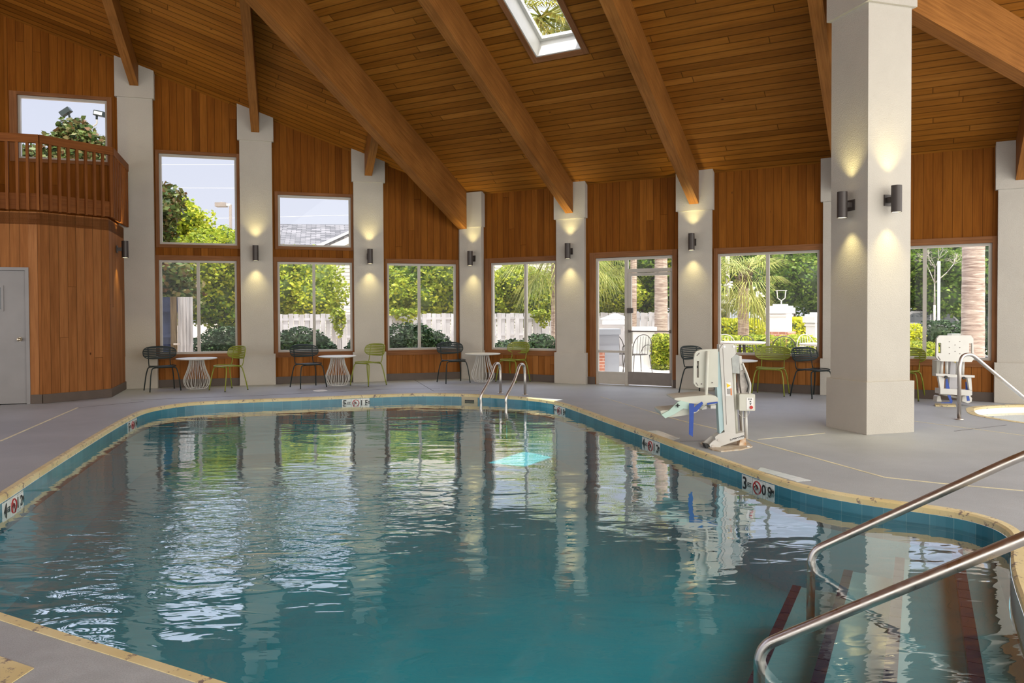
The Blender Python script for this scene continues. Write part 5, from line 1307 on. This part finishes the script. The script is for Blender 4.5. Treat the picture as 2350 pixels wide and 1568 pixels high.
m.hexa([(pk.x, hY-.3, pk.z+.06), (w1.x+.6, hY-.3, ez1-.3), (w1.x+.6, hY+9, ez1-.3), (pk.x, hY+9, pk.z+.06), (pk.x, hY-.3, pk.z+.2), (w1.x+.6, hY-.3, ez1-.18), (w1.x+.6, hY+9, ez1-.18), (pk.x, hY+9, pk.z+.2)])
rel(m.build('gable_roof', M['shingle']), r)
m = MB(); ra, rb_ = at(575, 514, 42), at(1100, 519, 42); ea, eb = at(540, 600, 34.5), at(1100, 600, 34.5)
m.poly([ea, eb, rb_, ra], [(0, 0), (11, 0), (11, 8), (0, 8)]); m.poly([ra+Vector((0, .1, .02)), rb_+Vector((0, .1, .02)), eb+Vector((0, 14, 0)), ea+Vector((0, 14, 0))], [(0, 0), (11, 0), (11, 8), (0, 8)])
rel(m.build('main_roof', M['shingle']), r)
m = MB(); m.box(((ea.x+eb.x)/2, 35.5, (ea.z+GZ)/2), (eb.x-ea.x-.6, .2, ea.z-GZ)); rel(m.build('rear_wall', M['siding']), r)

# garden piers, post, street lamp, floodlights, wires
def pier(x, w, ybase, ytop, Y, label, cap=True, brick_y=None, ang=0.0):
    a, b = at(x, ybase, Y), at(x, ytop, Y); W_ = w; r = thing('garden_pier', (a.x, Y, GZ), label, 'pier')
    ax = (Vector((math.cos(ang), math.sin(ang), 0)), Vector((-math.sin(ang), math.cos(ang), 0)), Z)
    zb = at(x, brick_y, Y).z if brick_y else GZ
    m = MB(); m.box((a.x, Y, (zb+b.z-.22)/2), (W_, W_, b.z-.22-zb), ax); rel(m.build('pier_body', M['whitepaint']), r)
    if cap:
        m = MB()
        for k, (ww, z0, z1) in enumerate(((1.12, .34, .28), (1.28, .25, .08), (1.1, .08, .03), (.66, .03, -.02))): m.box((a.x, Y, b.z-(z0+z1)/2), (W_*ww, W_*ww, z0-z1), ax)
        rel(m.build('pier_cap', M['whitepaint']), r)
    if brick_y:
        m = MB(); m.box((a.x, Y, (zb+GZ)/2), (W_*1.32, W_*1.32, zb-GZ), ax); rel(m.build('brick_base', M['brick']), r)
    return r
r = pier(1791, .50, 760, 700, 22, 'white garden pier on a brick base with a small iron ornament', True, 761, math.radians(50))
c = at(1793, 700, 22); m = MB(); m.tube([c, c+Z*.12], .02, 6); m.tube([c+Vector((-.13, 0, .42)), c+Vector((-.11, 0, .2)), c+Z*.12, c+Vector((.11, 0, .2)), c+Vector((.13, 0, .42))], .015, 6); m.tube([c+Vector((-.17, 0, .42)), c+Vector((.17, 0, .42))], .012, 6); rel(m.build('iron_ornament', M['alu']), r)
pier(1876, .42, 790, 719, 20, 'second white garden pier, at the right side of the wide window', True, None, math.radians(12))
r = thing('garden_wall', at(1448, 850, 19.2), 'bright white masonry wall and low pier outside the exit door', 'wall')
m = MB(); a = at(1440, 760, 19.2); b = at(1503, 760, 19.2); m.box(((a.x+b.x)/2, 19.5, (a.z+GZ)/2), (b.x-a.x, .5, a.z-GZ)); m.box(((a.x+b.x)/2, 19.5, a.z+.05), (b.x-a.x+.1, .62, .10)); rel(m.build('low_wall', M['whitepaint']), r)
m = MB(); a = at(1362, 742, 20.2); b = at(1440, 742, 20.2); m.box(((a.x+b.x)/2, 20.6, (a.z+GZ)/2), (b.x-a.x, .8, a.z-GZ)); rel(m.build('tall_wall', M['whitepaint']), r)
m = MB(); c = at(1412, 733, 20.0); h = .40; m.hexa([c+Vector((-h, -h, 0)), c+Vector((h, -h, 0)), c+Vector((h, h, 0)), c+Vector((-h, h, 0)), c+Vector((-.03, -.03, .16)), c+Vector((.03, -.03, .16)), c+Vector((.03, .03, .16)), c+Vector((-.03, .03, .16))]); m.box(c+Z*-.07, (.78, .78, .12)); rel(m.build('pyramid_cap', M['whitepaint']), r)
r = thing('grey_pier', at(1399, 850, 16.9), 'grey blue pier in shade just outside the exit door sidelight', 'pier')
m = MB(); a, b = at(1371, 768, 16.9), at(1421, 768, 16.9); GP = plain('shaded_pier_grey', (.30, .33, .38), .7, var=.02)  # blue-grey base colour has the pier's shade put into it
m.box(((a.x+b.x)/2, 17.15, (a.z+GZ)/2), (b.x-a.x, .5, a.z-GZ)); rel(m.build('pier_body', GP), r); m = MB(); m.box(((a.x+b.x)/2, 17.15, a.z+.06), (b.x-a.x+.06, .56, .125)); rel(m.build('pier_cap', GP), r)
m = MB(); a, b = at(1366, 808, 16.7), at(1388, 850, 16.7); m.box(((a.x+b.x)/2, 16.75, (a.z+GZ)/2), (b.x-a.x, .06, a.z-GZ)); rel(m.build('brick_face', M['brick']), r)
c = at(1671, 740, 27); m = MB(); m.tube([(c.x, 27, GZ), (c.x-.03, 27, at(1669, 560, 27).z)], .075, 10); o = m.build('white_post', M['ltrunk']); tag(o, 'pale slim post left of the palm in the wide window', 'post')
c = at(2154, 740, 26); m = MB(); m.tube([(c.x, 26, GZ), (c.x, 26, at(2154, 600, 26).z)], .045, 10); tag(m.build('sign_post', M['whitepaint']), 'thin white post in front of the parked cars', 'post')
r = thing('street_lamp', at(528, 700, 30), 'square parking lot lamp on a pole in the upper first window', 'street lamp')
m = MB(); c = at(529, 470, 30); m.box((c.x, 30, (c.z+GZ)/2), (.085, .085, c.z-GZ)); rel(m.build('pole', plain('lamp_pole_tan', (.42, .36, .34), .5)), r)
m = MB(); a, b = at(496, 475, 30), at(520, 465.5, 30); m.box(((a.x+b.x)/2, 30, (a.z+b.z)/2), (b.x-a.x, .3, b.z-a.z)); m.tube([at(508, 465, 30), at(508, 463.5, 30)], .04, 8); rel(m.build('lamp_head', plain('lamp_head_tan', (.34, .29, .27), .5)), r)
m = MB(); a, b = at(520, 473, 30), at(528, 467.5, 30); m.box(((a.x+b.x)/2, 30, (a.z+b.z)/2), (b.x-a.x, .1, b.z-a.z)); rel(m.build('bracket_arm', M['whitepaint']), r)
r = thing('floodlight_mast', at(170, 700, 25), 'pair of dark floodlights on curved arms above the magnolia', 'floodlight')
m = MB(); m.tube([(at(166, 290, 25).x, 25, GZ), at(166, 290, 25)], .05, 8); m.tube([at(160, 275, 25), at(159, 268, 25)], .022, 8); m.tube(fillet([at(166, 290, 25), at(200, 288, 25), at(215, 290, 25), at(223, 284, 25), at(222, 271, 25)], .2), .022, 8); rel(m.build('arm', M['alu']), r)
for (x, y, an, fr_) in ((151, 257, math.radians(38), 0), (228, 261, math.radians(-12), 1)):
    c = at(x, y, 25); ax = (Vector((math.cos(an), .3*math.sin(an), math.sin(an))).normalized(), Vector((0, 1, 0)), Vector((-math.sin(an), 0, math.cos(an))))
    m = MB(); m.box(c, (.34, .16, .17), ax); hd = rel(m.build('flood_head', M['charcoal']), r)
    m = MB(); m.tube([at(x+7 if not fr_ else x-6, y+4, 25), at(x+9 if not fr_ else x-6, y+13, 25)], .035, 8); rel(m.build('knuckle', M['charcoal']), r)
    if fr_:
        m = MB(); m.box(c+Vector((.0, -.085, -.0)), (.28, .01, .10), ax); o = m.build('flood_lens', plain('flood_lens_white', (.7, .72, .72), .3)); o.parent = hd
for i, (ya, yb) in enumerate(((378, 378), (431, 432), (504, 500), (551, 549))):
    m = MB(); m.tube([at(150, ya, 40), at(600, yb, 40)], .0045, 5); tag(m.build('power_line', M['whitepaint']), ('highest', 'second', 'third', 'lowest')[i]+' of the thin pale wires crossing the upper first window', 'wire', 'overhead wires')
m = MB(); m.tube([at(600, 499, 38), at(860, 492, 38)], .0045, 5); tag(m.build('power_line', M['whitepaint']), 'thin pale wire above the grey shingle roof', 'wire')
# bare twigs by the last window
m = MB(); g = np.random.default_rng(3); P0 = at(2145, 650, 27.5)
def twig(p, d, L, rad, dep):
    q = p+d*L; m.tube([p, q], [rad, rad*.6], 5)
    if dep:
        for _ in range(3):
            dd = (d+Vector(g.normal(size=3)*.55)); dd.y *= .4; twig(q, dd.normalized(), L*.68, rad*.6, dep-1)
twig(P0+Vector((0, 0, -.8)), Vector((0, 0, 1)), .8, .035, 4); m.tube([(P0.x, 27.5, GZ), P0+Vector((0, 0, -.8))], .04, 6)
tag(m.build('bare_sapling', M['ltrunk']), 'pale leafless sapling between the mullion and the thick palm trunk', 'tree')
# parked cars
def car(px, py, Y, L, mt, label, flip=1):
    c = at(px, py, Y); c.z = GZ; r = thing('parked_car', c, label, 'car', 'parked cars'); s = L/4.5
    prof = [(-2.2, .35), (-2.25, .8), (-2.1, 1.0), (-1.2, 1.08), (-.75, 1.55), (.8, 1.6), (1.6, 1.15), (2.15, .98), (2.25, .6), (2.2, .35)]
    m = MB(); m.ext([c+Vector((x*s*flip, -.85*s, z*s)) for x, z in prof], Vector((0, 1.7*s, 0))); rel(m.build('car_body', M[mt]), r)
    m = MB(); m.ext([c+Vector((x*s*flip, -.87*s, z*s)) for x, z in ((-1.1, 1.1), (-.7, 1.48), (.0, 1.5), (.0, 1.1))], Vector((0, .02, 0))); m.ext([c+Vector((x*s*flip, -.87*s, z*s)) for x, z in ((.08, 1.1), (.08, 1.5), (.75, 1.5), (1.4, 1.14))], Vector((0, .02, 0))); rel(m.build('side_window', M['carg']), r)
    for x in (-1.35, 1.4):
        m = MB(); m.tube([c+Vector((x*s, -.88*s, .34*s)), c+Vector((x*s, -.65*s, .34*s))], .34*s, 18); w = rel(m.build('wheel', M['black']), r)
        m = MB(); m.tube([c+Vector((x*s, -.89*s, .34*s)), c+Vector((x*s, -.87*s, .34*s))], .2*s, 14); o = m.build('hubcap', M['cars']); o.parent = w
car(2112, 745, 30, 4.3, 'cars', 'silver car behind the clipped hedge left of the mullion', -1); car(2170, 742, 31.5, 4.4, 'carb', 'blue grey car right of the thin white post'); car(2275, 742, 33, 4.4, 'cars', 'pale car right of the thick palm trunk')
m = MB(); a = at(2192, 765, 20); m.box((a.x, 20, a.z-.12), (.30, .2, .22)); m.box((a.x, 20, (a.z-.23+GZ)/2), (.10, .1, a.z-.23-GZ)); tag(m.build('utility_box', plain('grey_box', (.30, .32, .30), .6)), 'small grey utility box above the far pool lift', 'box')
# patio furniture
def ptable(px, py, Y, R, label):
    c = at(px, py, Y); r = thing('patio_table', (c.x, Y, GZ+.1), label, 'table', 'patio tables'); h = c.z
    rel(MB().lathe((c.x, Y, h), [(.02, -.03), (R-.02, -.025), (R, -.012), (R, .012), (R-.02, .016)], 36).build('tabletop', M['alu']), r)
    m = MB()
    for k in range(4):
        a = PI/4+k*PI/2; m.tube([(c.x+.06*math.cos(a), Y+.06*math.sin(a), h-.03), (c.x+.08*math.cos(a), Y+.08*math.sin(a), h*.5), (c.x+R*.7*math.cos(a), Y+R*.7*math.sin(a), GZ+.11)], .014, 6)
    rel(m.build('pedestal', M['bronze']), r)
ptable(1703, 786, 15.6, .47, 'large round patio table behind the pool lift mast'); ptable(1882, 790, 15.2, .40, 'round patio table at the right of the wide window')
def pchair(px, Y, rzv, label, mt='bronze'):
    c = at(px, 716, Y); t = thing('wire_patio_chair', (c.x, Y, GZ+.1), label, 'chair', 'wire patio chairs', rz=rzv); m_ = M[mt]
    f = MB(); f.tube(bez([(-.24, .22, .42), (-.25, .26, .7), (-.12, .30, .90), (.12, .30, .90), (.25, .26, .7), (.24, .22, .42)], 2), .010, 7)
    for k in range(5): f.tube([(-.14+.07*k, .23, .44), (-.14+.07*k, .285, .86)], .005, 5)
    f.build('backrest', m_, t)
    f = MB(); f.tube([(.24*math.cos(2*PI*k/24), .22*math.sin(2*PI*k/24), .43) for k in range(24)], .010, 6, closed=True)
    for k in range(6): x = -.18+.072*k; y = .21*math.sqrt(max(0, 1-(x/.24)**2)); f.tube([(x, -y, .43), (x, y, .43)], .005, 5)
    f.build('seat', m_, t)
    for sx_ in (-1, 1):
        MB().tube(bez([(sx_*.24, .24, .62), (sx_*.29, .05, .66), (sx_*.29, -.2, .62), (sx_*.23, -.24, .45)], 2), .009, 7).build('armrest', m_, t)
        for y in (-.2, .22): MB().tube([(sx_*.2, y, .43), (sx_*.25, y*1.2, .005)], .010, 7).build('leg', m_, t)
pchair(1462, 17.6, math.radians(200), 'wire chair in front of the white wall outside the exit door'); pchair(1418, 17.9, math.radians(150), 'wire chair behind the grey pier outside the exit door')
pchair(1800, 15.9, math.radians(160), 'dark wire chair behind the green slatted chair, out on the patio'); pchair(1735, 16.6, math.radians(120), 'dark wire chair between the patio table and the mullion'); pchair(1672, 16.9, math.radians(0), 'pale wire chair behind the large patio table', 'alu'); pchair(1868, 16.6, math.radians(20), 'pale wire chair at the far right patio table', 'alu')
